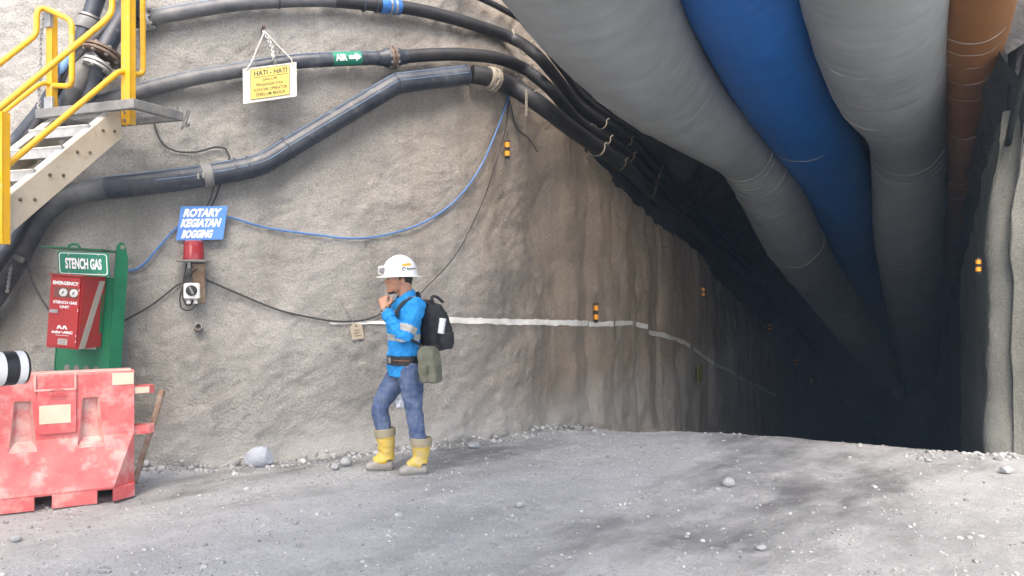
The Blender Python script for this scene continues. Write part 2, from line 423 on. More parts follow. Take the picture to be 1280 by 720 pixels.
# painted grade line, a sheet on the wall
def wall_strip(name, pts, w, parent, m):
    mbs = MB(); rr = []
    P = []
    for (x0, y0), (x1, y1) in zip(pts, pts[1:]):
        k = max(2, int(abs(x1 - x0) / 5))
        P += [(x0 + (x1 - x0) * i / k, y0 + (y1 - y0) * i / k) for i in range(k)]
    P.append(pts[-1])
    for i, (x, y) in enumerate(P):
        ww = w * (1 - .3 * sm(800, 970, x)) * R.uniform(.8, 1.12) * (.6 if x < 480 else 1)
        jy = R.uniform(-.5, .5)
        cen = [on_wall(x, y + jy + k * ww / 2, .018) for k in (-1, -.33, .33, 1)]
        rr.append(cen)
    mbs.rings(rr, False, False, closed=False)
    return mbs.build(name, m, parent)
m_line = mat('white_line_paint', (.80, .78, .73), .8, (.62, .59, .52), 14)
wall_strip('painted_line', [(412, 403), (474, 403), (500, 402), (560, 400), (650, 402.5), (735, 404)], 7.5, wall, m_line)
wall_strip('painted_line', [(736, 405), (766, 404.5), (790, 404), (810, 409)], 6.5, wall, m_line)
wall_strip('painted_line', [(811, 416), (829, 419), (856, 428), (880, 446), (898, 458), (912, 463), (930, 474), (960, 490), (972, 497)], 6, wall, m_line)

# ------------------------------------------------------------------ tunnel crown, right side and portal face
def section():
    pts = [(-3.95, -.8), (-3.92, 1.0), (-3.80, 2.2), (-3.70, 2.8), (-3.66, 3.25)]
    c0, rx, ry, h0 = -1.42, 2.24, 1.75, 3.25
    for k in range(1, 16):
        a = math.pi - math.pi * k / 16
        pts.append((c0 + rx * math.cos(a), h0 + ry * math.sin(a)))
    pts += [(.92, 3.25), (.90, 2.6), (.88, 1.8), (.86, .9), (.85, 0), (.85, -.6)]
    return cr_spline([(c, h, 0) for c, h in pts], n=4)
S = section(); mb = MB(); ts = []
t = 8.55
while t < 84: ts.append(t); t += .16 if t < 16 else (.4 if t < 30 else 1.5)
rr = []
for t in ts:
    r, st = rib(t)
    ring = []
    for q in S:
        d = V((q.x + 1.42, q.y - 2.6, 0)).normalized()
        o = .10 * fbm(V((t * .9, q.x * .9, q.y * .9)), 4) - .6 * r
        ring.append(world(t, q.x + d.x * o, q.y + d.y * o + drop(t)))
    rr.append(ring)
mb.rings(rr, False, True, closed=False)
mb.f.pop(); mb.m.pop()
n0 = len(S); mb.f.append([(len(ts) - 1) * n0 + k for k in range(n0)]); mb.m.append(0)
tag(mb.build('tunnel_lining', m_crown, loc=(0, 0, 0)), 'dark arched lining over the descending tunnel', 'tunnel', kind='structure')
# face of rock above and beside the mouth
mb = MB(); rr = []
arch = [q for q in S[16:-24]]
for k in range(5):
    ring = []
    for q in arch:
        d = V((q.x + 1.42, q.y - 2.2, 0)).normalized(); e = k / 4 * 6
        ring.append(world(8.56 + .15 * k + .12 * fbm(V((q.x, q.y, k)), 3), q.x + d.x * e, q.y + abs(d.y) * e))
    rr.append(ring)
mb.rings(rr, False, False, closed=False)
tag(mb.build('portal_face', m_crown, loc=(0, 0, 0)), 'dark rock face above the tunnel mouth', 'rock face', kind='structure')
# pale right-hand pier
pr = [world(16, .76, 0), world(11, .74, 0), world(9.2, .72, 0), V((4.42, 7.56, 0)), V((4.50, 7.38, 0)), V((4.66, 7.28, 0)), V((4.76, 7.06, 0)), V((5.0, 6.9, 0)), V((6, 6.4, 0)), V((9, 5.6, 0)), V((20, 4, 0))]
dn = cr_spline(pr, step=.04); mb = MB(); rr = []
zs = [-.7] + [-.1 + .06 * i for i in range(56)]
for i, p in enumerate(dn):
    d = (dn[min(i + 1, len(dn) - 1)] - dn[max(i - 1, 0)]).normalized(); n = V((d.y, -d.x, 0)); t = p.dot(A)
    ring = []
    for zr in zs:
        q = V((p.x, p.y, zr + drop(t)))
        out = sm(9.4, 8.4, t)
        o = .05 * fbm(q * 1.3, 4) + .012 * fbm(q * 9, 3) - .02 * max(zr, 0) * out - .10 * out * sm(2.2, 3.3, zr)
        ring.append(q + n * o + V((.035 * max(zr - 1.2, 0) * out, 0, 0)))
    rr.append(ring)
mb.rings(rr, False, False, closed=False)
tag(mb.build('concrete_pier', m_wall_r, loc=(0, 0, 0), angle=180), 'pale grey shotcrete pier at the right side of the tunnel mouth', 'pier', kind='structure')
mb = MB(); rr = []
for i in range(0, len(dn), 4):
    p = dn[i]
    if p.dot(A) > 9.0: continue
    d = (dn[min(i + 4, len(dn) - 1)] - dn[max(i - 4, 0)]).normalized(); n = V((d.y, -d.x, 0))
    rr.append([p + n * (-.28 - .06 * max(zr - 3, 0) + .12 * fbm(V((p.x, p.y, zr)), 3)) + V((0, 0, zr)) for zr in [2.6 + .2 * k for k in range(34)]])
mb.rings(rr, False, False, closed=False)
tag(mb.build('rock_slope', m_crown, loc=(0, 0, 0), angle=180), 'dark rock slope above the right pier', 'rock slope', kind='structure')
# hillside over the tunnel, behind the walls
mb = MB(); rr = []
for i in range(0, 60):
    x = -60 + 2 * i
    rr.append([V((x, max(9.5, 9.5 + .0 * x) + 1.6 * k + (abs(x) * .02), 8.3 + .12 * k + .8 * fbm(V((x * .1, k * .2, 0)), 3))) for k in range(0, 40)])
mb.rings(rr, False, False, closed=False)
tag(mb.build('hillside', mat('hill_earth', (.16, .14, .10), .95, (.07, .09, .04), .4), loc=(0, 0, 0), angle=180), 'earth hillside over the tunnel', 'hill', kind='structure')
# ------------------------------------------------------------------ ventilation ducts
def duct(label, m, st, out, bands, seed, scuffs=()):
    """st: (px, py, Y, radius) sections going in; out: how it goes on over the yard"""
    P = [(at(x, y, Y), r) for x, y, Y, r in st]
    p0, r0 = P[0]
    pre = []
    for k, (back, up, r) in enumerate(out):
        pre.append((p0 - A * back + V((0, 0, up)), r))
    P = pre[::-1] + P
    p1, r1 = P[-1]
    P += [(p1 + A * 22 + V((0, 0, -2.7)), r1), (p1 + A * 36 + V((0, 0, -5.0)), r1)]
    C = cr_spline([p for p, r in P], n=44); RR = cr_spline([(r, 0, 0) for p, r in P], n=44)
    rs = [q.x for q in RR]
    mb = MB(); n = 56; rr = []
    rr2 = R.random()
    for i, p in enumerate(C):
        d = (C[min(i + 1, len(C) - 1)] - C[max(i - 1, 0)]).normalized()
        a = UP - d * UP.dot(d); a.normalize(); b = d.cross(a)
        near = p.length < 22
        ring = []
        s = p.dot(A)
        for k in range(n):
            th = 2 * math.pi * k / n
            r = rs[i]
            if near:
                r *= 1 + .011 * noise.noise(V((s * 5 + seed, math.cos(th) * .8, math.sin(th) * .8))) + .0075 * noise.noise(V((s * 15 + 2 * math.cos(th + seed), math.cos(th) * 1.6, math.sin(th) * 1.6 + seed))) + .016 * noise.noise(V((s * 1.1 + seed, math.cos(th) * 1.4, math.sin(th) * 1.4)))
            ring.append(p + (a * math.cos(th) + b * math.sin(th)) * r)
        rr.append(ring)
    mb.rings(rr)
    o = mb.build('ventilation_duct', m, loc=C[len(C) // 3] - V((0, 0, rs[len(C) // 3])))
    tag(o, label, 'duct', 'ventilation ducts under the tunnel roof')
    # straps round the fabric; the part arcs are painted glints on wrinkled tape
    for (y, tilt, w, cover) in bands:
        i = min(range(len(C)), key=lambda k: abs(360 - (C[k].z - 1.45) / max(C[k].y, .5) * F - y) + (1e6 if C[k].y < 3 else 0))
        p = C[i]; d = (C[min(i + 1, len(C) - 1)] - C[max(i - 1, 0)]).normalized()
        d2 = (d + V((tilt, 0, 0))).normalized()
        a = UP - d2 * UP.dot(d2); a.normalize(); b = d2.cross(a)
        mbb = MB(); a0, a1 = cover
        pts = [p + (a * math.cos(th) + b * math.sin(th)) * (rs[i] * 1.012 + .004 * math.sin(th * 5)) + d2 * .03 * noise.noise(V((th * 2, y, seed))) for th in [math.radians(a0 + (a1 - a0) * k / 30) for k in range(31)]]
        mbb.tube(pts, [w * (.25 + .75 * math.sin(math.pi * k / 30) ** .5) for k in range(31)], n=6)
        mbb.build('strap', m_strap, o)
    return o
m_strap = mat('pale_strap_glint', (.34, .34, .325), .45)
m_strap_d = mat('dull_strap', (.3, .2, .12), .5)
full = (0, 360)
duct('widest pale grey fabric duct running along the left side of the blue duct', m_duct_w,
     [(752, 0, 6.8, .63), (812, 83, 8.0, .57), (853, 126, 8.8, .49), (919, 183, 10.2, .375), (938, 202, 10.7, .375), (966, 246, 11.7, .44), (993, 302, 13.2, .46), (1034, 362, 16, .45), (1082, 430, 19, .43), (1108, 468, 28, .44)],
     [(1.2, .30, .66), (3, .55, .66), (7, .8, .66), (14, .9, .66)],
     [(192, .0, .007, full), (204, .05, .006, (120, 260)), (214, .12, .006, full), (228, .0, .005, (150, 290)), (300, .0, .007, full), (110, .25, .006, (190, 250)), (372, 0, .008, full), (60, .3, .004, (185, 235)), (238, .15, .004, (140, 230)), (252, .1, .003, (190, 270)), (330, 0, .005, (120, 260)), (197, .1, .004, (100, 220)), (208, -.05, .004, (170, 280)), (221, .1, .004, (110, 210))], 1)
duct('blue fabric duct hanging between two pale grey ducts', m_duct_b,
     [(936, 0, 7.1, .53), (978, 100, 8.9, .54), (1028, 190, 11.0, .51), (1053, 250, 12.6, .48), (1065, 302, 14.6, .47), (1088, 380, 20, .48), (1112, 455, 26, .5)],
     [(1.2, .25, .5), (3, .5, .5), (7, .8, .5), (14, .9, .5)],
     [(150, .1, .004, (150, 230))], 5)
duct('pale grey fabric duct with tape wrinkles between the blue and the orange duct', m_duct_w,
     [(1093, 0, 6.7, .56), (1102, 60, 7.7, .565), (1112, 104, 8.5, .54), (1128, 145, 9.4, .46), (1134, 172, 10.1, .44), (1136, 200, 10.8, .465), (1136, 300, 13, .51), (1143, 395, 18, .52), (1148, 460, 25, .52)],
     [(1.2, .30, .58), (3, .55, .58), (7, .8, .58), (14, .9, .58)],
     [(18, .25, .006, (185, 275)), (42, .3, .004, (180, 270)), (62, .3, .004, (180, 265)), (82, .3, .003, (180, 265)), (98, .35, .009, (185, 265)), (176, .2, .008, (110, 270)), (188, .1, .006, (120, 260)), (300, .0, .005, full), (385, 0, .006, full), (30, .3, .003, (190, 260)), (52, .28, .003, (200, 270)), (72, .32, .003, (190, 255)), (90, .3, .004, (205, 270)), (182, .1, .004, (120, 200)), (195, .1, .003, (180, 270)), (240, 0, .003, (130, 230)), (340, 0, .004, full)], 9)
duct('narrow orange fabric duct nearest the right pier', m_duct_o,
     [(1221, 0, 6.8, .295), (1214, 55, 7.7, .285), (1212, 90, 8.3, .245), (1209, 122, 8.9, .225), (1206, 160, 9.8, .215), (1200, 208, 11.2, .21), (1194, 232, 12, .29), (1193, 290, 14, .30), (1186, 360, 18, .32), (1176, 440, 28, .34)],
     [(1.2, .28, .3), (3, .5, .3), (7, .8, .3), (14, .9, .3)],
     [(14, .1, .004, (130, 270)), (152, 0, .006, full), (212, 0, .006, full), (226, .0, .004, (150, 230)), (30, .1, .003, (140, 230)), (48, .1, .003, (160, 270)), (74, .1, .003, (130, 240)), (100, .1, .003, (150, 250)), (300, 0, .005, full)], 13)

# ------------------------------------------------------------------ pipes along the wall
def pipe_path(wallpts, off, tunnel, c, smooth=True):
    P = [on_wall(x, y, off) for x, y in wallpts] + [in_tunnel(x, y, c) for x, y in tunnel]
    return P
def continue_in(P, n=4):
    p = P[-1]
    return P + [p + A * 6 + V((0, 0, -1.15)), p + A * 18 + V((0, 0, -3.4)), p + A * 36 + V((0, 0, -6.8))]
def split_at(C, pred):
    i = next((k for k, p in enumerate(C) if pred(p)), len(C) - 1)
    return C[:i + 1], C[i:]
def collar(C, i, r0, r1, w, m, parent, name='coupling', prof=None):
    p = C[i]; d = (C[min(i + 1, len(C) - 1)] - C[max(i - 1, 0)]).normalized()
    mb = MB(); mb.lathe(p - d * w / 2, d, prof or [(0, r0), (.0, r1 * .97), (w * .1, r1), (w * .9, r1), (w, r1 * .97), (w, r0)], 24)
    return mb.build(name, m, parent), p, d
def near_px(C, x): return min(range(len(C)), key=lambda k: abs(640 + C[k].x / max(C[k].y, .1) * F - x) + (1e5 if C[k].y < 3 else 0))
def stripe(C, r, ang, parent, m, i0, i1, w=.0035):
    mb = MB(); pts = []
    for i in range(i0, i1):
        d = (C[min(i + 1, len(C) - 1)] - C[max(i - 1, 0)]).normalized()
        a = UP - d * UP.dot(d); a.normalize(); b = d.cross(a)
        if b.y > 0: b = -b
        pts.append(C[i] + (a * math.cos(ang) + b * math.sin(ang)) * (r * 1.006))
    if len(pts) > 1: mb.tube(pts, w, n=5); mb.build('blue_line', m, parent)
def flange(p, d, r, parent, nb=8, m=m_iron):
    d = d.normalized(); mb = MB()
    for s in (-1, 1): mb.lathe(p + d * (s * .016 - .010), d, [(0, r * .8), (0, r), (.020, r), (.020, r * .8)], 24)
    x = d.orthogonal().normalized(); y = d.cross(x)
    fl = mb.build('flange', m, parent)
    for k in range(nb):
        a = 2 * math.pi * k / nb; q = p + (x * math.cos(a) + y * math.sin(a)) * r * .84
        mb2 = MB(); mb2.lathe(q - d * .045, d, [(0, .010), (.09, .010)], 6); mb2.lathe(q - d * .040, d, [(0, .016), (.014, .016)], 6); mb2.lathe(q + d * .026, d, [(0, .016), (.014, .016)], 6)
        mb2.build('bolt', m_steel, fl)

# lowest pipe with the long diagonal dog-leg
r = .093
Pa = [on_wall(x, y, .13) for x, y in [(-45, 420), (0, 356), (28, 308), (50, 270), (78, 247), (120, 237), (170, 231), (215, 225.5), (258, 219), (296, 212.5), (326, 205), (352, 190)]]
Pb = [on_wall(496, 104, .16), on_wall(590, 93, .15), on_wall(612, 97, .15)]
Pt = [in_tunnel(x, y, -3.36) for x, y in [(677, 132), (706, 155), (732, 174), (778, 206), (817, 243), (852, 272), (905, 318), (955, 362)]]
Cw = cr_spline(Pa, step=.05)
cor = cr_spline([Pa[-1] * .12 + Pb[0] * .88, Pb[0] , Pb[0] * .85 + Pb[1] * .15], n=3)
C1 = Cw + [Pa[-1].lerp(Pb[0], k / 20) for k in range(1, 20)] + [Pb[0]] + [Pb[0].lerp(Pb[1], k / 12) for k in range(1, 12)]
C2 = cr_spline([Pb[1], Pb[2], on_wall(640, 108, .14)] + continue_in(Pt), step=.08)
low = thing('water_pipe', Pa[6] - V((0, 0, r)), 'thick lowest black pipe with a diagonal dog-leg, running from under the stairs into the tunnel', 'pipe', 'black pipes on the wall')
mb = MB(); mb.tube(C1[:len(Cw) - 26], r, 20); mb.build('dusty_run', m_hdpe_dusty, low)
mb = MB(); mb.tube(C1[len(Cw) - 27:], r * 1.01, 20); mb.build('elbow_run', m_hdpe, low)
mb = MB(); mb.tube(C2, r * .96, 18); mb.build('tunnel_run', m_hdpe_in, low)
stripe(C1, r, .5, low, m_stripe_b, 30, len(C1)); stripe(C1, r, 1.5, low, m_stripe_b, len(Cw) - 20, len(C1), .0025)
for x in (292, 312, 358, 496, 590): collar(C1, near_px(C1, x), r, r * 1.07, .022, m_hdpe, low, 'weld_bead')
cl, p, d = collar(C1, near_px(C1, 258), r, r * 1.10, .075, m_dgrey, low, 'clamp')
for s in (-1, 1):
    mb = MB(); mb.box(p + V((.0, -r * 1.05, -.02)) + d * s * .02, .016, .06, .05, bev=.004); mb.build('clamp_lug', m_steel, cl)
collar(C2, near_px(C2, 610), r, r * 1.14, .05, m_wire, low, 'clamp')
flange(on_wall(616, 99, .15), C2[6] - C2[2], r * 1.25, low, 8, m_wire)

# middle pipe marked AIR
r = .062
wp = [(70, 152), (120, 131), (165, 117), (240, 98), (310, 86), (360, 78), (400, 75), (450, 73), (490, 72), (530, 69), (575, 68), (622, 73), (655, 86)]
Pw = [on_wall(x, y, .12) for x, y in wp]
Cc = cr_spline(Pw + continue_in([in_tunnel(x, y, -3.36) for x, y in [(685, 109), (708, 135), (731, 158), (781, 190), (820, 228), (855, 258), (908, 306), (958, 354)]]), step=.05)
air = thing('air_pipe', Pw[5] - V((0, 0, r)), 'black pipe with a green arrow sticker, second from the bottom on the wall', 'pipe', 'black pipes on the wall')
ia, ib = near_px(Cc, 493), near_px(Cc, 320)
mb = MB(); mb.tube(Cc[:ib + 1], r * 1.02, 18); mb.build('dusty_run', m_hdpe_dusty, air)
mb = MB(); mb.tube(Cc[ib:ia + 1], r * 1.02, 18); mb.build('clean_run', m_hdpe, air)
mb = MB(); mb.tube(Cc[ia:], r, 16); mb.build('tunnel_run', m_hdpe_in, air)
stripe(Cc, r, .45, air, m_stripe_b, 4, ia, .003)
for x in (397, 455, 470): collar(Cc, near_px(Cc, x), r, r * 1.07, .018, m_hdpe, air, 'weld_bead')
i = near_px(Cc, 493); d = (Cc[i + 1] - Cc[i - 1]).normalized()
for s in (-1, 1):
    mb = MB(); mb.lathe(Cc[i] + d * s * .02, d * s, [(0, r), (0, r * 1.5), (.05, r * 1.35), (.07, r * 1.15), (.12, r * 1.08), (.12, r)], 20); mb.build('stub_end', m_hdpe, air)
flange(Cc[i], d, r * 1.62, air, 10, m_iron)
i0, i1 = near_px(Cc, 414), near_px(Cc, 449)   # the sticker wraps the front of the pipe
mb = MB(); rr = []; ang = [math.radians(a) for a in range(25, 156, 5)]
def on_pipe(Cq, rad, f, a):
    j = i0 + f * (i1 - i0); k = int(j); p = Cq[k].lerp(Cq[min(k + 1, len(Cq) - 1)], j - k)
    d = (Cq[k + 1] - Cq[k - 1]).normalized(); u = UP - d * UP.dot(d); u.normalize(); b = d.cross(u)
    if b.y > 0: b = -b
    return p + (u * math.cos(a) + b * math.sin(a)) * rad
for k in range(8): rr.append([on_pipe(Cc, r * 1.045, k / 7, a) for a in ang])
mb.rings(rr, False, False, closed=False); stk = mb.build('sticker', m_green_s, air)
mb = MB(); vs, fs = text_geo('AIR', .045, 8)
def st_pt(u, v): return on_pipe(Cc, r * 1.085, u, math.radians(148 - v * 112))
mb.add([st_pt(.06 + .38 * x, .30 + .46 * y) for x, y in vs], fs)
for k in range(4): mb.add([st_pt(u, v) for u, v in ((.50, .40 + .06 * k), (.74, .40 + .06 * k), (.74, .46 + .06 * k), (.50, .46 + .06 * k))], [(0, 1, 2, 3)])
for k in range(8):
    v0, v1 = .22 + .075 * k, .295 + .075 * k; e = lambda v: .74 + .21 * (1 - abs(v - .52) / .30)
    mb.add([st_pt(u, v) for u, v in ((.74, v0), (e(v0), v0), (e(v1), v1), (.74, v1))], [(0, 1, 2, 3)])
mb.build('lettering', m_lett, stk, smooth=False)

# upper pipe with the blue wrap
r = .060
wp = [(163, 27), (178, 25), (215, 18), (280, 7), (340, 1.5), (400, 0), (440, 3), (470, 6), (520, 12), (580, 27), (640, 48)]
Pw = [on_wall(x, y, .11) for x, y in wp]
Cu = cr_spline(Pw + continue_in([in_tunnel(x, y, -3.34) for x, y in [(672, 70), (700, 103), (728, 137), (780, 172), (822, 213), (858, 246), (910, 298), (960, 348)]]), step=.05)
up = thing('water_pipe', Pw[4] - V((0, 0, r)), 'black pipe with a bright blue wrap, passing along the top of the wall', 'pipe', 'black pipes on the wall')
ia, ib = near_px(Cu, 468), near_px(Cu, 420)
mb = MB(); mb.tube(Cu[:ib + 1], r, 18); mb.build('dusty_run', m_hdpe_dusty, up)
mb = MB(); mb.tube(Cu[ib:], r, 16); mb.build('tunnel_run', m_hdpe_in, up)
stripe(Cu, r, .4, up, m_stripe_b, 2, ia, .003)
i0, i1 = near_px(Cu, 478), near_px(Cu, 503); mb = MB(); mb.tube(Cu[i0:i1], r * 1.18, 16); mb.build('blue_wrap', m_bluewrap, up)
for x in (346, 452, 466, 484, 496): collar(Cu, near_px(Cu, x), r, r * (1.25 if x > 450 else 1.1), .02, m_steel if x > 470 else m_hdpe, up, 'clamp')
flange(Cu[2], Cu[3] - Cu[1], r * 1.5, up, 8, m_galv)
# thin top hose
r = .032
Ch = cr_spline([on_wall(x, y, .10) for x, y in [(500, -75), (560, -24), (620, 7), (650, 24)]] + continue_in([in_tunnel(x, y, -3.30) for x, y in [(668, 40), (700, 84), (735, 126), (790, 166), (830, 208), (870, 248), (915, 295), (962, 345)]]), step=.06)
mb = MB(); mb.tube(Ch, r, 10); tag(mb.build('hose', m_hdpe_in), 'thin topmost hose curving over the corner into the tunnel', 'hose', 'black pipes on the wall')

# hangers: bent straps that carry the pipes, one under every pipe at each set
def hook(C, x, r, drop_, label, cat='hanger'):
    i = near_px(C, x); p = C[i]; d = (C[min(i + 1, len(C) - 1)] - C[max(i - 1, 0)]).normalized()
    w = wn(p) if p.dot(A) < 9 else CR
    t = CR if p.dot(A) > 8.2 else w
    mb = MB()
    pts = [p - t * .17 + V((0, 0, .20)), p - t * .10 + V((0, 0, .02))]
    for k in range(10):
        a = math.radians(200 + 175 * k / 9); pts.append(p + (t * math.cos(a) + UP * math.sin(a)) * (r + .016) - UP * .008)
    pts.append(p + t * (r + .05) + V((0, 0, .035)))
    mb.tube(cr_spline(pts, n=4), .008 if x < 760 else .006, 6)
    return tag(mb.build('pipe_hanger', m_wire if x < 760 else m_iron), label, cat, 'bent hangers carrying the pipes')
names = {'low': 'the lowest black pipe', 'air': 'the pipe with the arrow sticker', 'up': 'the blue-wrapped pipe'}
for x in (657, 748, 779, 816, 845, 872, 898):
    where = {657: 'nearest the wall corner', 748: 'at the first pipe sag inside the tunnel'}.get(x)
    for C, rr_, nm in ((C2, .09, 'low'), (Cc, .062, 'air'), (Cu, .06, 'up')):
        if x == 657: l = 'pale bent hanger under %s at the wall corner' % names[nm]
        elif x == 748: l = 'bent hanger under %s, first one inside the tunnel' % names[nm]
        else: l = 'small bent hanger under %s deeper inside the tunnel' % names[nm]
        if R.random() < .2 and x > 760: continue
        hook(C, x + (R.uniform(-8, 8) if x > 700 else 0), rr_, 0, l)
def chain(pts, label, link=.026, wr=.005, m=m_galv):
    C = cr_spline(pts, step=link * .62) ; mb = MB()
    for i in range(len(C) - 1):
        d = (C[i + 1] - C[i]).normalized(); a = d.orthogonal().normalized(); b = d.cross(a)
        if i % 2: a, b = b, a
        c = (C[i] + C[i + 1]) / 2
        mb.tube([c + d * link * .5 * math.cos(2 * math.pi * k / 10) + a * link * .32 * math.sin(2 * math.pi * k / 10) for k in range(11)], wr, 5, cap=False)
    return tag(mb.build('chain', m), label, 'chain')
chain([in_tunnel(658, y, -3.25) for y in (113, 128, 144)], 'short pale chain hanging below the lowest pipe at the wall corner', .03, .006, m_wire)

# pipes rising behind the stairs
def run(label, pts, r, m, n=14, name='pipe'):
    C = cr_spline(pts, step=.06); mb = MB(); mb.tube(C, r, n)
    return tag(mb.build(name, m), label, 'pipe', 'pipes rising behind the stairs'), C
o, C = run('grey-blue pipe with a coupling, rising steeply behind the yellow handrail', [on_wall(x, y, .18) for x, y in [(145, -60), (122, -5), (103, 48), (80, 95), (52, 140), (18, 182), (-40, 262)]], .066, m_hdpe)
i = near_px(C, 108); collar(C, i, .066, .085, .09, m_dgrey, o)
i = near_px(C, 112); collar(C, i, .066, .09, .02, m_steel, o, 'clamp')
run('thin black hose slanting behind the near handrail', [on_wall(x, y, .30) for x, y in [(168, -22), (150, 12), (118, 50), (96, 76), (76, 104), (50, 150), (10, 205), (-30, 250)]], .036, m_cable)
run('dark blue pipe sloping down under the stairs', [on_wall(x, y, .30) for x, y in [(70, 185), (48, 232), (28, 275), (0, 322), (-40, 380)]], .060, m_hdpe)
# valve assembly
vp = [on_wall(x, y, .26) for x, y in [(176, -14), (163, 8), (150, 28), (138, 48), (128, 68)]]
val = thing('valve_assembly', on_wall(100, 130, .26), 'flanged pipe valve assembly with rusty flange behind the yellow post', 'valve', 'pipes rising behind the stairs')
mb = MB(); C = cr_spline(vp, n=6); mb.tube(C, .075, 18); mb.build('inlet_pipe', m_hdpe, val)
d = (vp[-1] - vp[-2]).normalized(); flange(vp[-1], d, .155, val, 8)
flange(vp[-1] + d * .12 + V((.02, -.03, 0)), d, .11, val, 6, m_galv)
q = on_wall(104, 92, .26); mb = MB(); mb.tube([vp[-1] + d * .02, vp[-1].lerp(q, .5), q, on_wall(94, 112, .26)], [.08, .09, .095, .085], 16); mb.build('valve_body', m_dgrey, val)
mb = MB(); mb.tube([vp[-1] + d * .1 + V((.03, -.06, 0)), on_wall(122, 88, .34), on_wall(117, 108, .33), on_wall(110, 124, .30)], [.055, .055, .048, .048], 14); mb.build('branch_pipe', m_hdpe, val)
mb = MB(); mb.tube([on_wall(96, 108, .27), on_wall(84, 130, .25), on_wall(76, 150, .22)], .075, 16); mb.build('outlet_pipe', m_hdpe_dusty, val)
for x, y in ((98, 74), (92, 104), (110, 66)):
    mb = MB(); mb.box(on_wall(x, y, .30), .06, .05, .09, az=(.5, 0, .8), ax=(.8, 0, -.5), bev=.01); mb.build('valve_lug', m_hdpe, val)
wh = on_wall(79, 80, .34); mb = MB(); mb.ell(wh, (.045, 0, 0), (0, .03, 0), (.035, 0, .085)); tag(mb.build('blue_cap', mat('pale_blue_cap', (.20, .38, .70), .4)), 'pale blue rounded cap on the pipes behind the far handrail', 'cap')
wh = on_wall(169, 26, .12); 

# ------------------------------------------------------------------ cables on the wall
def cable(label, pts, r, m, off=.03, name='cable', step=.04):
    C = cr_spline([on_wall(x, y, off) if len((x, y)) == 2 else 0 for x, y in pts], step=step)
    mb = MB(); mb.tube(C, r, 7); return tag(mb.build(name, m), label, 'cable', 'cables on the shotcrete wall')
cable('long blue cable sagging from the corner to the blue sign and green stand', [(143, 338), (165, 338), (180, 330), (200, 307), (222, 284), (250, 274), (283, 271), (312, 279), (340, 286), (400, 294), (440, 298), (480, 294), (530, 278), (570, 250), (600, 210), (620, 165), (628, 144), (635, 124), (638, 108)], .0095, m_bcable)
cable('black cable rising from the green stand to the switch box', [(120, 412), (150, 403), (190, 381), (222, 356), (234, 352)], .0075, m_cable)
cable('black cable from the beacon bracket running along the wall behind the person', [(256, 349), (300, 368), (350, 388), (400, 399), (430, 402), (460, 399), (486, 388)], .0085, m_cable)
cable('thin dark cable hanging from the corner down behind the backpack', [(520, 372), (535, 357), (570, 318), (600, 260), (617, 212), (632, 160), (637, 118)], .005, m_cable)
cable('short dark wire drooping right of the corner marker', [(637, 126), (646, 160), (660, 172), (672, 190)], .006, m_cable)
cable('looped black cable hanging from the landing bracket to the lowest pipe', [(190, 143), (196, 166), (205, 181), (220, 189), (245, 190), (268, 184), (282, 186), (287, 196), (281, 212)], .008, m_cable)
cable('pair of thin cords above the blue sign', [(276, 228), (270, 246), (262, 262)], .006, m_cable)
cable('thin cord left of the other one above the blue sign', [(268, 230), (264, 246), (257, 262)], .004, m_cable)
cable('grey cable at the far left hanging to the red cabinet', [(24, 322), (33, 331), (42, 355), (52, 374), (64, 392)], .008, m_cable, .16)
chain([on_wall(x, y, .2) for x, y in [(17, 318), (13, 338), (9, 365)]], 'thin chain hanging from the pipes at the far left')
mb = MB(); mb.box(on_wall(24, 323, .2), .09, .03, .05, ax=(.8, 0, -.4), az=(.4, 0, .8), bev=.01); tag(mb.build('cable_clip', m_dgrey), 'small grey clip where the far left cable leaves the pipe', 'clip')
C = cr_spline([in_tunnel(x, y, .80) for x, y in [(1300, 10), (1284, 70), (1268, 140), (1255, 205), (1242, 290), (1226, 360), (1205, 430)]], step=.06)
mb = MB(); mb.tube(C, .03, 10); tag(mb.build('hose', m_hdpe_in), 'dark hose along the right shoulder of the tunnel', 'hose')
# ------------------------------------------------------------------ signs on the wall
def wall_panel(TL, TR, BL, off, name, label, cat, m, th=.012):
    a, b, c = on_wall(*BL, off), on_wall(*TL, off), on_wall(*TR, off)
    # one plane: depth from the wall's own run, corners on their sight lines
    n = (b - a).cross(c - b); n = -wn((a + c) / 2); n.normalize(); ctr = (a + b + c) / 3
    def hit(x, y):
        d = V(((x - 640) / F, 1, (360 - y) / F)); return CAM + d * ((ctr - CAM).dot(n) / d.dot(n))
    a, b, c = hit(*BL), hit(*TL), hit(*TR)
    return Panel(a, c - b, b - a)
pn = wall_panel((226, 258), (284.5, 257.5), (220, 300.5), .07, '', '', '', None)
sg = MB(); pn.rect(sg, 0, 0, 1, 1, -.006, .002); bs = sg.build('rotary_sign', m_blue, smooth=False)
tag(bs, 'blue sign with white words about bogging above the red beacon', 'sign')
mb = MB(); pn.text(mb, 'ROTARY', .075, .685, .86, .93, .004, .055, .03); pn.text(mb, 'KEGIATAN', .05, .375, .88, .63, .004, .055, .03); pn.text(mb, 'BOGGING', .10, .055, .74, .30, .004, .055, .03); mb.build('lettering', m_lett, bs, smooth=False)
pn = wall_panel((303.5, 86), (370.5, 77.5), (304, 130), .23, '', '', '', None)
hs = thing('caution_sign', pn.p(.5, 0), 'white board with a yellow caution panel hung over the pipes', 'sign')
mb = MB(); pn.rect(mb, 0, 0, 1, 1, -.016, 0); mb.build('board', m_white, hs, smooth=False)
mb = MB(); pn.shape(mb, rrect(.135, .085, .865, .95, .04, .05), .001, .004); yp = mb.build('panel', m_sign_y, hs, smooth=False)
mb = MB()
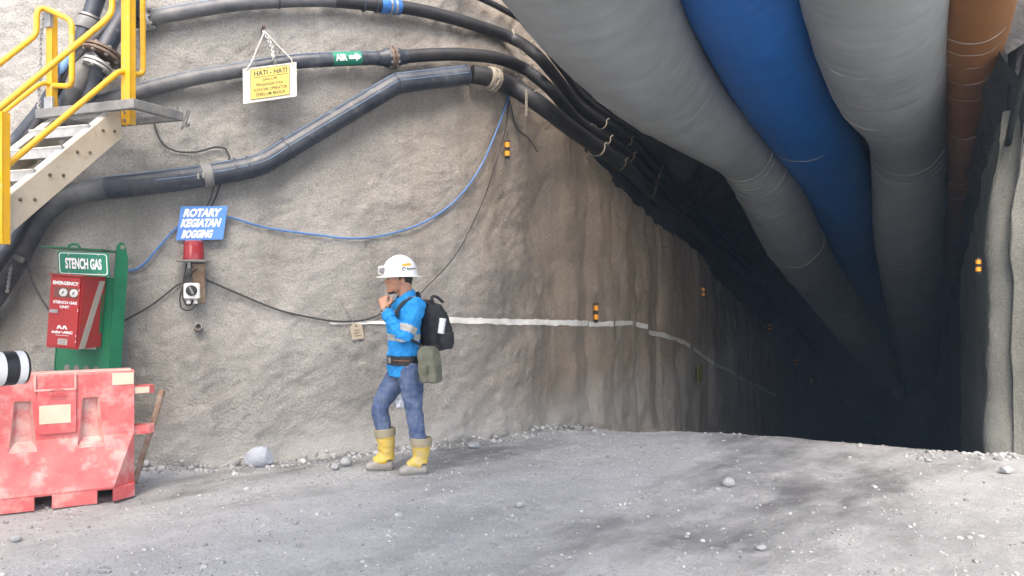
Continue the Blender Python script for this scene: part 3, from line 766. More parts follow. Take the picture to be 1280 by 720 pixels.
pn.text(mb, 'HATI - HATI', .20, .745, .82, .885, .006, .03); pn.text(mb, 'JALUR', .36, .565, .64, .655, .006, .02); pn.text(mb, 'PENGANGKUTAN', .24, .435, .74, .52, .006, .012)
pn.text(mb, 'KONTAK OPERATOR', .20, .29, .82, .385, .006, .012); pn.text(mb, 'SEBELUM MASUK', .23, .155, .79, .25, .006, .012)
pn.rect(mb, .2, .695, .83, .708, .005, .006)
for u0, v0, u1, v1 in ((.135, .085, .865, .095), (.135, .94, .865, .95), (.135, .1, .142, .93), (.858, .1, .865, .93)): pn.rect(mb, u0, v0, u1, v1, .004, .0055)
mb.build('lettering', m_ink, yp, smooth=False)
pin = on_wall(332, 40, .16)
for a, b in ((.06, 1.0), (.93, .98)):
    mb = MB(); mb.tube([pn.p(a, b - .05, .004), pn.p(a + (.09 if a < .5 else -.03), b + .12, .01), pin.lerp(pn.p(a, b), .35), pin + V((0, -.02, 0))], .006, 6); mb.build('cord', m_white, hs)
chain([pin + V((-.01, -.02, .0)), on_wall(339, 56, .2), on_wall(342, 72, .24), pn.p(.62, 1.02, -.02)], 'grey chain hanging on the rock bolt above the caution sign', .034, .0065)
bt = thing('rock_bolt', on_wall(330, 40), 'rock bolt and dark bracket from which the caution sign hangs', 'bolt')
mb = MB(); mb.lathe(on_wall(327, 40, -.02), wn(on_wall(327, 40)), [(0, .012), (.2, .012)], 8); mb.build('rod', m_iron, bt)
mb = MB(); mb.poly([on_wall(x, y, .17) for x, y in [(332, 36), (341, 38), (352, 58), (349, 67), (338, 48)]], (0, .02, 0)); mb.build('bracket', m_dgrey, bt, smooth=False)

# small tag hanging over the painted line
pn = wall_panel((437, 405.5), (452, 403.5), (440, 425), .03, '', '', '', None)
mb = MB(); pn.shape(mb, [(0, 0), (1, 0), (1, .85), (.7, 1), (.3, 1), (0, .85)], -.005, .004); tg = mb.build('wall_tag', mat('beige_tag', (.42, .36, .27), .7), smooth=False); tag(tg, 'small beige tag hanging on a wire over the painted line', 'tag')
mb = MB()
for k, (u0, u1) in enumerate(((.25, .8), (.2, .7), (.3, .75))): pn.rect(mb, u0, .2 + .18 * k, u1, .24 + .18 * k, .005, .006)
pn.shape(mb, rrect(.4, .8, .6, .9, .09, .045), .005, .006); mb.build('marking', m_ink, tg, smooth=False)
mb = MB(); mb.tube([pn.p(.5, .85, .006), on_wall(440, 400, .03), on_wall(424, 374, .02)], .003, 5); mb.build('wire', m_dgrey, tg)

# beacon
b0 = on_wall(242, 326, .13)
bc = thing('warning_beacon', b0, 'red dome warning beacon on a grey plate under the blue sign', 'beacon')
mb = MB(); mb.lathe(b0 + V((0, 0, .008)), UP, [(0, .082), (.02, .084), (.03, .080), (.05, .082), (.055, .079), (.075, .081), (.08, .078), (.10, .080), (.105, .077), (.13, .078), (.15, .074), (.158, .06)], 28); mb.build('lens', m_beacon, bc)
mb = MB(); mb.lathe(b0 - V((0, 0, .012)), UP, [(0, .11), (.004, .135), (.014, .135), (.02, .09)], 24); mb.build('plate', m_dgrey, bc)
mb = MB(); w_ = wn(b0); mb.box(on_wall(248.5, 354, .03), .10, .03, .33, ax=(w_.cross(UP)), ay=w_, bev=.006); mb.build('bracket', mat('stained_bracket', (.34, .27, .19), .7, (.23, .13, .07), 12), bc)
mb = MB(); mb.lathe(b0 + V((-.03, -.02, -.06)), UP, [(0, .014), (.05, .014)], 10); mb.build('gland', m_white, bc)
sb = thing('switch_box', on_wall(241, 376, .06), 'white switch box with a round black knob below the beacon', 'switch')
ax = -(w_.cross(UP)); c = on_wall(240, 364, .09)
mb = MB(); mb.box(c, .122, .09, .135, ax=ax, ay=w_, bev=.012); mb.build('housing', m_plastic, sb)
mb = MB(); mb.lathe(c + w_ * .046 + V((0, 0, .006)), w_, [(0, .044), (.006, .044), (.006, .036), (.020, .034), (.020, .02)], 24); kb = mb.build('knob', m_black, sb)
mb = MB(); mb.box(c + w_ * .07 + V((0, 0, .006)), .018, .012, .07, ax=(ax + UP * .5), ay=w_, az=(UP - ax * .5), bev=.004); mb.build('grip', mat('grey_grip', (.2, .2, .21), .4), kb)
for s in (-.026, .028):
    mb = MB(); mb.lathe(c + ax * s - V((0, 0, .066)), -UP, [(0, .015), (.018, .015), (.02, .019), (.034, .019), (.036, .01)], 10); mb.build('gland', m_plastic, sb)
mb = MB()
for pts in ([(247, 336), (236, 345), (229, 358), (225, 372), (227, 385), (236, 388), (244, 383), (247, 377)], [(233, 330), (231, 345), (233, 355), (236, 350), (241, 340)], [(236, 341), (231, 350), (228, 366), (232, 380), (238, 381), (241, 376)], [(231, 340), (229, 352), (231, 362), (233, 358)]):
    mb.tube(cr_spline([on_wall(x, y, .09) for x, y in pts], n=6), .006, 6)
tag(mb.build('cable_loop', m_cable), 'looped black cables beside the white switch box', 'cable', 'cables on the shotcrete wall')
# cut bolt stub
c = on_wall(248, 413); w_ = wn(c); mb = MB(); mb.lathe(c - w_ * .03, w_ + V((0, 0, .35)), [(0, .036), (.10, .034), (.11, .030), (.11, .022), (.05, .02)], 16); tag(mb.build('pipe_stub', mat('cement_stub', (.26, .24, .21), .8, (.16, .14, .12), 20)), 'short stub of pipe poking out of the wall below the switch box', 'pipe stub')

# striped reflectors hung on wires
def marker(p, h, r, label, tilt=0, seg=4):
    o = thing('reflector_marker', p - V((0, 0, h / 2)), label, 'marker', 'striped reflectors on the tunnel walls')
    mb = MB(); mb.lathe(p - V((0, 0, h / 2)), UP, [(0, r * .3), (0, r * .8), (h * .04, r), (h * .96, r), (h, r * .8), (h, r * .3)], 14); mb.lathe(p + V((0, 0, h / 2)), UP, [(0, .004), (h * .5, .003)], 5)
    mb.build('tube', m_black, o)
    for k in ((.62, .88), (.16, .42)):
        mb = MB(); mb.lathe(p - V((0, 0, h / 2)) + UP * h * k[0], UP, [(0, r), (0, r * 1.05), (h * (k[1] - k[0]), r * 1.05), (h * (k[1] - k[0]), r)], 14); mb.build('band', m_orange, o)
marker(on_wall(634, 187, .06), .19, .026, 'orange and black striped reflector hanging at the wall corner, highest of them')
marker(on_wall(745, 391, .04), .24, .028, 'orange and black striped reflector just above the painted line')
marker(in_tunnel(879, 365, -3.42), .20, .036, 'striped reflector deeper in the tunnel, above the falling painted line')
marker(in_tunnel(962, 409, -3.42), .22, .045, 'tiny striped reflector far inside the tunnel on the left wall')
marker(in_tunnel(995, 453, -3.40), .25, .05, 'faint striped reflector, deepest but one on the left tunnel wall')
marker(in_tunnel(1015, 475, -3.40), .25, .05, 'faintest striped reflector, deepest on the left tunnel wall')
marker(V((4.42, 7.62, 1.66)), .15, .024, 'orange striped reflector on the edge of the right pier')
p = in_tunnel(875, 467, -3.44); mb = MB(); mb.box(p, .02, .34, .30, ax=CR, ay=A, bev=.004); tag(mb.build('wall_plate', m_lime), 'small lime yellow plate on the tunnel wall under the painted line', 'plate')
# ------------------------------------------------------------------ steel stairs
sv = V((.36, .93, 0)).normalized(); su = V((.93, -.36, 0)).normalized()
N0 = V((-3.02, 5.80, 2.62)); step_v = sv * .2155 + UP * .19; W = .62
st = thing('steel_stairs', N0 - step_v * 13.8 - su * .3, 'cream steel stairs with yellow handrails climbing to a grey landing at the wall', 'stairs')
top = N0 + step_v * .75; bot = N0 - step_v * 13.5
for s in (0, 1):
    o = -su * (W * s) + (su * .005 if not s else -su * .005)
    dd = (top - bot).normalized(); nn = dd.cross(su).normalized()
    if nn.z < 0: nn = -nn
    mb = MB(); h = .235
    ts_, te = top + o, bot + o
    low_ = -UP * .235
    mb.poly([ts_ + UP * 0, ts_ + sv * .06, ts_ + sv * .08 - UP * .19, ts_ + low_ + sv * .02, te + low_, te], su * (.012 if not s else -.012))
    for e in (ts_, ):
        pass
    sgn = 1 if not s else -1
    sg = mb.build('stringer', m_cream, st, smooth=False)
    mb = MB(); mb.poly([ts_ + UP * .003, te + UP * .003, te + UP * .003 - su * sgn * .075, ts_ + UP * .003 - su * sgn * .075], -nn * .012); mb.build('top_flange', m_cream_top, sg, smooth=False)
    mb = MB(); mb.poly([ts_ + low_, te + low_, te + low_ - su * sgn * .075, ts_ + low_ - su * sgn * .075], nn * .012); mb.build('bottom_flange', m_cream, sg, smooth=False)
    mb = MB()
    for k in range(-1, 8):
        for f, hz in ((.1, -.08), (.62, -.16)):
            p = N0 - step_v * (k + f - .4) + o + UP * hz + su * sgn * .012
            mb.lathe(p, su * sgn, [(0, .012), (.009, .012), (.012, .006)], 8)
    mb.build('bolt_heads', m_iron, sg)
for k in range(0, 14):
    p = N0 - step_v * k - su * (W / 2) + sv * .09
    mb = MB(); mb.box(p - UP * .015, W - .02, .235, .03, ax=su, ay=sv, bev=.004)
    mb.box(p - sv * .117 - UP * .03, W - .02, .012, .075, ax=su, ay=sv)
    tr = mb.build('step', m_galv, st, smooth=False)
    mb = MB(); mb.box(p - sv * .108 + UP * .003, W - .03, .04, .008, ax=su, ay=sv); mb.build('nosing', m_cream_top, tr, smooth=False)
# landing
LR = V((-2.70, 5.74, 2.80)); LL = LR - su * .98
mb = MB(); mb.box((LR + LL) / 2 + sv * .02 - UP * .03, .98, .045, .07, ax=su, ay=sv, bev=.004)
mb.box(LR + sv * .24 - su * .022 - UP * .03, .045, .44, .07, ax=su, ay=sv, bev=.004)
mb.box(LL + sv * .24 + su * .022 - UP * .03, .045, .44, .07, ax=su, ay=sv, bev=.004)
mb.box((LR + LL) / 2 + sv * .46 - UP * .03, .98, .045, .07, ax=su, ay=sv, bev=.004)
ld = mb.build('landing_frame', m_dgrey, st, smooth=False)
mb = MB()
for k in range(24): mb.box(LL.lerp(LR, (k + .9) / 24.8) + sv * .24 - UP * .012, .008, .40, .03, ax=su, ay=sv)
for k in range(4): mb.box((LL + LR) / 2 + sv * (.08 + .11 * k) - UP * .012, .86, .008, .02, ax=su, ay=sv)
mb.build('grating', m_galv, ld, smooth=False)
mb = MB(); q = LR + sv * .48
mb.poly([q - UP * .10 + su * .01, q + su * .06 + UP * .01, q + su * .05 + UP * .02 - sv * .02, q - UP * .13 + su * -.03], sv * .012); 
mb.tube([q - UP * .1, q + su * .05 - UP * .10, on_wall(222, 132, -.05)], .012, 6); mb.build('wall_bracket', m_dgrey, ld, smooth=False)
# rails: points are on the plane of each stringer
def on_side(px, py, s):
    O = N0 - su * (W * s) + su * (.03 if not s else -.03); d = (px - 640) / F
    k = (d * O.y - O.x) / (sv.x - d * sv.y)
    P = O + sv * k; return V((P.x, P.y, 1.45 + (360 - py) / F * P.y))
def rail(pts, s, r=.021, par=None, bend=None):
    P = [at(*q) if len(q) == 3 else on_side(*q, s) for q in pts]
    out = [P[0]]
    for i in range(1, len(P) - 1):
        a, b, c = P[i - 1], P[i], P[i + 1]
        ra = min(.06, (a - b).length * .45); rc = min(.06, (c - b).length * .45)
        p0 = b + (a - b).normalized() * ra; p1 = b + (c - b).normalized() * rc
        for k in range(6): u = k / 5; out.append(p0 * (1 - u) ** 2 + b * 2 * u * (1 - u) + p1 * u * u)
    out.append(P[-1]); mb = MB(); mb.tube(out, r, 12); return mb.build('handrail', m_yellow, st)
rail([(-560, 590), (0, 135), (128, 29), (140, 16), (141, -26), (178, -30), (179, 93), (164, 93), (150, 88), (0, 214), (-560, 650)], 0, .021)
rail([(-560, 520), (0, 79), (46, 43), (46, 12), (56, 10), (90, 26, 6.1), (90, 108, 6.1), (68, 107, 6.2)], 1, .021)
rail([(-560, 580), (6, 139), (52, 103), (63, 106)], 1, .017)
def post(px, y0, y1, s, w, dth, yb=None, cap=None):
    a, b = on_side(px, y0, s), on_side(px, y1, s); b = V((a.x, a.y, b.z))
    mb = MB(); c = (a + b) / 2; off = su * (.02 if not s else -.0)
    hh = abs(b.z - a.z)
    mb.box(c + off, w, .012, hh, ax=su, ay=sv); mb.box(c + off + su * (w / 2 - .005) + sv * dth / 2, .01, dth, hh, ax=su, ay=sv); mb.box(c + off - su * (w / 2 - .005) + sv * dth / 2, .01, dth, hh, ax=su, ay=sv)
    o = mb.build('post', m_yellow, st, smooth=False)
    mb = MB(); lo = b if b.z < a.z else a
    for dz in (.03, .09): mb.lathe(lo + off + UP * dz - sv * .006, -sv, [(0, .013), (.012, .013), (.014, .006)], 6)
    mb.build('bolts', m_steel, o); return o
post(155, -22, 156, 0, .085, .05)
post(-3, 140, 305, 0, .055, .05)
post(62, 16, 142, 1, .062, .045)
post(-330, 430, 590, 0, .062, .05)
a = on_side(63, 122, 1); b = on_side(63, 141, 1)
mb = MB(); mb.box((a + b) / 2 + su * .01 - sv * .02, .085, .03, .12, ax=su, ay=sv, bev=.006); mb.build('post_shoe', m_galv, st, smooth=False)
a = on_side(62, 16, 1); mb = MB(); mb.box(a - UP * .05 - sv * .01, .066, .03, .13, ax=su, ay=sv); mb.tube([on_side(55, 11, 1), on_side(71, 19, 1)], .024, 10); mb.build('bare_joint', m_galv, st)
chain([on_side(62, 20, 1) - sv * .05, on_side(58, 60, 1) - sv * .05, on_side(57, 110, 1) - sv * .05, on_side(55, 148, 1) - sv * .05], 'thin chain hanging down the far yellow stair post', .03, .005)

# ------------------------------------------------------------------ stench gas stand and cabinet
roll = math.radians(4.0); ex = V((math.cos(roll), 0, -math.sin(roll))); ez = V((math.sin(roll), 0, math.cos(roll))); ey = V((0, 1, 0))
SO = at(101, 468, 6.26); SO = SO - ez * (SO.z / ez.z)         # foot of the stand on the ground
def sp(x, z, y=0): return SO + ex * x + ez * z + ey * y
zt = lambda py: (1.45 + (360 - py) / F * 6.26) / ez.z
stand = thing('sign_stand', SO, 'green steel stand leaning slightly, carrying a green stench gas sign', 'stand')
hw = .205
mb = MB()
mb.poly([sp(-hw, 0), sp(hw, 0), sp(hw, zt(436)), sp(-hw, zt(436))], ey * .008)
mb.poly([sp(-hw, zt(436)), sp(-hw + .1, zt(436)), sp(-hw + .1, zt(345)), sp(-hw, zt(345))], ey * .008)
mb.poly([sp(hw - .1, zt(436)), sp(hw, zt(436)), sp(hw, zt(345)), sp(hw - .1, zt(345))], ey * .008)
bk = mb.build('back_plate', m_green, stand, smooth=False)
for k in range(4):
    c0 = sp(-.11 + .075 * k, zt(461), -.003); mb = MB()
    mb.poly([c0 + ex * .024 * math.sin(math.pi / 3 * i + .0) + ez * .03 * math.cos(math.pi / 3 * i) for i in range(6)], ey * .0025); mb.build('hex_cutout', mat('shadowy_hole', (.22, .21, .19), .9) if k == 0 else bpy.data.materials['shadowy_hole'], bk, smooth=False)
for s in (-1, 1):
    mb = MB(); zt_ = zt(316) if s > 0 else zt(331)
    lug = [(-.02, 0), (.07, 0), (.07, zt_ - .05), (.045, zt_ + .06), (.03, zt_ + .095), (.005, zt_ + .10), (-.015, zt_ + .07), (-.02, zt_ + .03)] if s > 0 else [(-.02, 0), (.07, 0), (.07, zt_ - .02), (-.02, zt_)]
    # a plate turned a little so that its face shows
    dv = (ex * .55 + ey * .84)
    base = sp(s * hw + (.0 if s > 0 else -.008), 0, 0)
    mb.poly([base + dv * (a + .02) * (1.15 if s > 0 else 1) + ez * z for a, z in lug], (ex * .84 - ey * .55) * .01)
    pl = mb.build('side_plate', m_green, stand, smooth=False)
    if s > 0:
        mb = MB(); mb.lathe(base + dv * .045 + ez * (zt_ + .062) - (ex * .84 - ey * .55) * .002, (ex * .84 - ey * .55), [(0, .017), (.014, .017)], 16); mb.build('lifting_eye', m_wire, pl)
mb = MB(); mb.poly([sp(-hw - .05, zt(313), -.22), sp(hw + .01, zt(312), -.22), sp(hw + .01, zt(314), .06), sp(-hw - .05, zt(315), .06)], ez * .008); rf = mb.build('roof_plate', m_green, stand, smooth=False)
mb = MB(); mb.tube([sp(-.12 + .045 * math.cos(a), zt(312) + .035 * math.sin(a), .0) for a in [math.pi * k / 10 for k in range(11)]], .010, 8); mb.build('lifting_eye', m_green, rf)
mb = MB(); mb.box(sp(0, .01, 0), .5, .4, .02, ax=ex, ay=ey, az=ez); mb.build('foot_plate', m_green, stand, smooth=False)
def pxp(px, py, Y): return at(px, py, Y)
pn = Panel(pxp(73, 343.5, 6.0), pxp(137, 346, 6.0) - pxp(73, 343.5, 6.0), pxp(71.5, 313.5, 6.0) - pxp(73, 343.5, 6.0))
mb = MB(); pn.shape(mb, rrect(0, 0, 1, 1, .05, .1), -.008, 0); so = mb.build('sign_board', m_green_s, stand, smooth=False)
mb = MB(); pn.text(mb, 'STENCH GAS', .15, .27, .86, .73, .004, .04)
oo = rrect(.03, .06, .97, .94, .06, .12); ii = rrect(.045, .09, .955, .91, .05, .10)
nq = len(oo); mb.add([pn.p(u, v, .003) for u, v in oo] + [pn.p(u, v, .003) for u, v in ii], [(k, (k + 1) % nq, nq + (k + 1) % nq, nq + k) for k in range(nq)])
mb.build('lettering', m_lett, so, smooth=False)
mb = MB()
for u in (.22, .8):
    for v in (.13, .87): mb.lathe(pn.p(u, v, 0), pn.n, [(0, .007), (.006, .006)], 8)
mb.build('screws', m_steel, so)
# cabinet
BL = pxp(57.5, 434, 5.93); BRp = pxp(97, 437, 5.93); TLp = pxp(64, 343.5, 5.93)
cx = BRp - BL; cz = TLp - BL
pn = Panel(BL, cx, cz); dep = V((0.012, .30, 0.0))
cab = thing('gas_cabinet', BL + cx * .5 + dep * .5, 'red emergency cabinet with two gauges fixed to the green stand', 'cabinet')
mb = MB()
q = [pn.p(0, 0), pn.p(1, 0), pn.p(1, 1), pn.p(0, 1)]
mb.poly([p + V((0, .01, 0)) for p in q], dep); mb.poly([pn.p(-.02, 1.0) + V((0, -.02, 0)), pn.p(1.02, 1.0) + V((0, -.02, 0)), pn.p(1.02, 1.02) + V((0, -.02, 0)), pn.p(-.02, 1.02) + V((0, -.02, 0))], dep * 1.09)
hs_ = mb.build('housing', m_red, cab, smooth=False)
mb = MB(); pn.rect(mb, .03, .025, .955, .985, 0, .010); dr = mb.build('door', m_red, cab, smooth=False)
# gauge window and gauges
mb = MB(); pn.rect(mb, .155, .70, .90, .845, .010, .0125); gw = mb.build('gauge_window', mat('window_brown', (.20, .075, .055), .3), dr, smooth=False)
for u in (.47, .80):
    mb = MB(); mb.lathe(pn.p(u, .772, .012), pn.n, [(0, .029), (.012, .029), (.014, .024)], 20); g = mb.build('gauge', m_plastic, dr)
    mb = MB(); mb.box(pn.p(u, .772, .028), .004, .002, .034, ax=cx, ay=pn.n, az=(cz.normalized() + cx.normalized() * .5)); mb.lathe(pn.p(u, .772, .0265), pn.n, [(0, .006), (.002, .006)], 8); mb.build('needle', m_black, g, smooth=False)
mb = MB(); pn.text(mb, 'EMERGENCY', .10, .875, .92, .925, .0115, .05); pn.text(mb, 'STENCH GAS', .15, .615, .90, .655, .0115, .05); pn.text(mb, 'UNIT', .37, .555, .67, .592, .0115, .05)
pn.text(mb, 'mine', .17, .205, .52, .245, .0115, .05); pn.text(mb, 'ARC', .52, .205, .83, .245, .0115, .07); pn.rect(mb, .30, .178, .72, .184, .0112, .012)
for s in (0, .17):
    pn.shape(mb, [(.31 + s, .268), (.36 + s, .318), (.42 + s, .318), (.49 + s, .268), (.43 + s, .268), (.39 + s, .298), (.37 + s, .268)], .0112, .012)
mb.build('lettering', m_lett, dr, smooth=False)
mb = MB(); pn.rect(mb, .385, .055, .68, .135, .0112, .0125); stc = mb.build('data_sticker', m_white, dr, smooth=False)
mb = MB()
for k in range(3): pn.rect(mb, .42, .07 + .02 * k, .64, .078 + .02 * k, .0125, .013)
mb.build('small_print', m_dgrey, stc, smooth=False)
mb = MB(); pn.rect(mb, .07, .485, .33, .53, .010, .020); mb.build('latch', m_galv, dr, smooth=False)
mb = MB()
for v in (.09, .17, .52, .8): pn.rect(mb, .935, v, .95, v + .03, .010, .014)
mb.build('rivets', m_lett, dr, smooth=False)
# diagonal tape on the visible side
sd = Panel(pn.p(1, 0) + V((.0, .01, 0)), dep, cz)
mb = MB(); sd.shape(mb, [(.0, .0), (.26, .0), (.97, .95), (.72, .95)], .001, .003); mb.build('tape', mat('grey_tape', (.45, .41, .34), .6), cab, smooth=False)
mb = MB(); mb.box(sp(.0, zt(390), -.035), .30, .05, .30, ax=ex, ay=ey, az=ez); mb.build('mounting_bracket', m_green, stand, smooth=False)

# ------------------------------------------------------------------ plastic barrier
b0 = V((-3.37, 5.27, 0)); b1 = V((-2.66, 5.66, 0)); bx = (b1 - b0).normalized(); by = V((-bx.y, bx.x, 0))   # by points to the wall
bo = b1 + UP * .0
bar = thing('barrier', bo - bx * .7 + by * .2, 'faded red plastic road barrier with pale reflective patches, dusty and scuffed', 'barrier')
def bp(x, y, z): return bo + bx * x + by * y + UP * z          # x: 0 at the right end, negative to the left
Lb = -1.45
sec = [(.0, .60), (-.0, .60)]
ZZ = [.10, .15, .20, .25, .30, .35, .40, .43]
full_g = lambda z: .155 * (.43 - z) / .33 if z <= .43 else 0
def prof(u):
    w = .16; g = full_g
    o = [(-g(.10) * .97 * u, .085, .10)] + [(-g(z) * u, z, z) for z in ZZ] + [(0, .445, 1), (.0, .86, 1), (.008, .868, 1), (w - .008, .868, 1), (w, .86, 1), (w, .445, 1)] + [(w + g(z) * u, z, z) for z in ZZ[::-1]] + [(w + g(.10) * .97 * u, .085, .10)]
    return o
pits = [(-.27, .36, .70), (-.67, .36, .70), (-1.07, .36, .70)]
mb = MB(); rr = []
ends = lambda u: [(y, z, -u * (full_g(q) / 1.2 + .006)) for y, z, q in prof(u)]
for u in (0, .5, 1): rr.append([bp(dx, y, z) for y, z, dx in ends(u)])
for i in range(14): rr.append([bp(-.16 - (abs(Lb) - .32) * i / 13, y, z) for y, z, q in prof(1)])
for u in (1, .5, 0): rr.append([bp(Lb - dx, y, z) for y, z, dx in ends(u)])
mb.rings(rr)
body = mb.build('body', m_redp, bar, angle=25)
# feet between the fork slots
feet = [(0, -.14), (-.235, -.50), (-.60, -.86), (-.96, -1.22), (-1.32, Lb)]
mb = MB()
for xa, xb in feet:
    f0 = -.155 * (.35 if xa == 0 else 1); f1 = -.155 * (.35 if xb == Lb else 1)
    mb.poly([bp(xa, f0, .0), bp(xb, f1, .0), bp(xb, .16 - f1, .0), bp(xa, .16 - f0, .0)], UP * .088)
mb.build('foot', m_redp, bar, smooth=False)
# tapered recesses sunk into the upper face
m_scuff = mat('scuffed_red_plastic', (.56, .25, .23), .6, (.58, .40, .36), 8, col3=(.50, .10, .10), s3=9, lo3=.5, hi3=.7)
import bmesh
def sink(o, cutters, m):
    cm = MB(); [c(cm) for c in cutters]
    c = cm.build('cutter', m, loc=(0, 0, 0), smooth=False)
    md = o.modifiers.new('b', 'BOOLEAN'); md.object = c; md.operation = 'DIFFERENCE'; md.solver = 'EXACT'; md.material_mode = 'TRANSFER'
    bpy.context.view_layer.update()
    me = bpy.data.meshes.new_from_object(o.evaluated_get(bpy.context.evaluated_depsgraph_get()))
    o.modifiers.clear(); o.data = me; bpy.data.objects.remove(c)
    me.shade_smooth(); me.set_sharp_from_angle(angle=math.radians(25))
def pit(xc, z0, z1):
    def f(cm):
        wt, wb = .052, .080
        fr = [bp(xc - wb * 1.25, -.30, z0 - .17), bp(xc + wb * 1.25, -.30, z0 - .17), bp(xc + wt * 1.1, -.30, z1 + .05), bp(xc - wt * 1.1, -.30, z1 + .05)]
        mid = [bp(xc - wb, -.004, z0 + .02), bp(xc + wb, -.004, z0 + .02), bp(xc + wt, -.004, z1), bp(xc - wt, -.004, z1)]
        ba = [bp(xc - wb * .62, .055, z0 + .06), bp(xc + wb * .62, .055, z0 + .06), bp(xc + wt * .62, .04, z1 - .02), bp(xc - wt * .62, .04, z1 - .02)]
        cm.rings([fr, mid, ba])
    return f
bpy.context.view_layer.update()
sink(body, [pit(*q) for q in pits], m_scuff)
pn = Panel(bp(-.585, -.003, .47), bx * .225, UP * .31)
mb = MB(); pn.shape(mb, rrect(0, 0, 1, 1, .06, .05), 0, .014); rp = mb.build('raised_panel', m_redp, bar, smooth=False)
mb = MB(); pn.rect(mb, .04, .22, .86, .62, .015, .018); mb.build('reflector', m_refl, rp, smooth=False)
ov = [(.52 + .30 * math.cos(2 * math.pi * k / 24), .855 + .11 * math.sin(2 * math.pi * k / 24)) for k in range(24)]; ov2 = [(.52 + .265 * math.cos(2 * math.pi * k / 24), .855 + .09 * math.sin(2 * math.pi * k / 24)) for k in range(24)]
mb = MB(); mb.add([pn.p(u, v, .019) for u, v in ov] + [pn.p(u, v, .019) for u, v in ov2] + [pn.p(u, v, .0135) for u, v in ov], [(k, (k + 1) % 24, 24 + (k + 1) % 24, 24 + k) for k in range(24)] + [(k, (k + 1) % 24, 48 + (k + 1) % 24, 48 + k) for k in range(24)])
for k in range(7): mb.tube([pn.p(.34 + .055 * k, .80, .016), pn.p(.35 + .055 * k, .86 + .03 * (k % 2), .019), pn.p(.37 + .055 * k, .81, .017)], .0045, 5)
mb.build('embossed_oval', m_redp, rp, smooth=False)
# hand hold at the top edge and patches
pn = Panel(bp(-.60, -.002, .765), bx * .235, UP * .105)
mb = MB(); 
for u0, v0, u1, v1 in ((-.02, -.06, 1.02, .05), (-.03, 0, .02, 1), (.98, 0, 1.03, 1)): pn.rect(mb, u0, v0, u1, v1, 0, .018)
mb.build('hand_hold', mat('worn_red_edge', (.66, .30, .27), .5, (.66, .45, .40), 10), bar, smooth=False)
mb = MB(); mb.box(bp((Lb) / 2, .08, .872), -Lb - .03, .15, .012, ax=bx, ay=by, bev=.004); mb.build('worn_top', bpy.data.materials['worn_red_edge'], bar)
for xa, za, w, h in ((-.003, .775, .135, .082),):
    pn = Panel(bp(xa - w, -.001, za), bx * w, UP * h); mb = MB(); pn.rect(mb, 0, 0, 1, 1, .0, .004); mb.build('reflector', m_refl, bar, smooth=False)
for z, h, c in ((.70, .055, 0), (.415, .06, 1)):
    mb = MB(); mb.poly([bp(-.02, .015, z), bp(.10, .03, z), bp(.135, .055, z), bp(.135, .105, z), bp(.10, .13, z), bp(-.02, .145, z)], UP * h)
    tb = mb.build('hinge_tab', m_redp, bar, smooth=False)
    if c == 0:
        mb = MB(); mb.poly([bp(.005, .014, z + .006), bp(.10, .0268, z + .006), bp(.10, .0268, z + h - .008), bp(.005, .014, z + h - .008)], -by * .004); mb.build('reflector', m_refl, tb, smooth=False)
# rusty bar leaning behind it
mb = MB(); a = at(203, 488, 6.12); b = at(168, 590, 5.98); b.z = 0.0; 
mb.tube([b, b.lerp(a, .3), b.lerp(a, .65) + V((.006, 0, 0)), a], [.022, .022, .023, .024], 10); tag(mb.build('rusty_rod', mat('rust', (.25, .13, .065), .85, (.36, .30, .25), 14)), 'rusty steel rod leaning beside the red barrier', 'rod')

# ------------------------------------------------------------------ camera with a long white lens at the left edge
ld = V((.60, .80, .0)).normalized(); tip = at(27, 459, 2.0)
cam_o = thing('photo_camera', tip - ld * .5, 'white telephoto lens with a black band poking in at the left edge', 'camera')
mb = MB(); Rr = .0415
mb.lathe(tip, -ld, [(.0, Rr * .86), (-.002, Rr * .95), (.0, Rr), (.018, Rr)], 40); mb.build('rim', m_lens_w, cam_o)
mb = MB(); mb.lathe(tip, -ld, [(-.004, Rr * .84), (-.006, Rr * .98), (-.002, Rr * 1.0), (.002, Rr * .9)], 40); mb.build('front_ring', m_black, cam_o)
mb = MB(); mb.lathe(tip, -ld, [(.018, Rr * .98), (.019, Rr * 1.02), (.046, Rr * 1.02), (.047, Rr * .98)], 40); mb.build('grip_ring', m_black, cam_o)
mb = MB(); mb.lathe(tip, -ld, [(.047, Rr * .97), (.047, Rr * 1.0), (.13, Rr), (.15, Rr * .9), (.24, Rr * .86), (.25, Rr * .8), (.30, Rr * .8)], 40); mb.build('barrel', m_lens_w, cam_o)
mb = MB(); mb.box(tip - ld * .345, .09, .15, .11, ax=ld, ay=(-ld.y, ld.x, 0), bev=.015); mb.box(tip - ld * .345 + UP * .07, .06, .06, .05, ax=ld, ay=(-ld.y, ld.x, 0), bev=.012); mb.build('camera_body', m_black, cam_o)
mp_ = tip - ld * .20; mb = MB(); mb.lathe(V((mp_.x, mp_.y, 0)), UP, [(0, .02), (.03, .016), (.55, .013), (.56, .017), (mp_.z - .05, .017), (mp_.z - .03, .03)], 14); tag(mb.build('monopod', m_black), 'black monopod under the white telephoto lens', 'monopod')

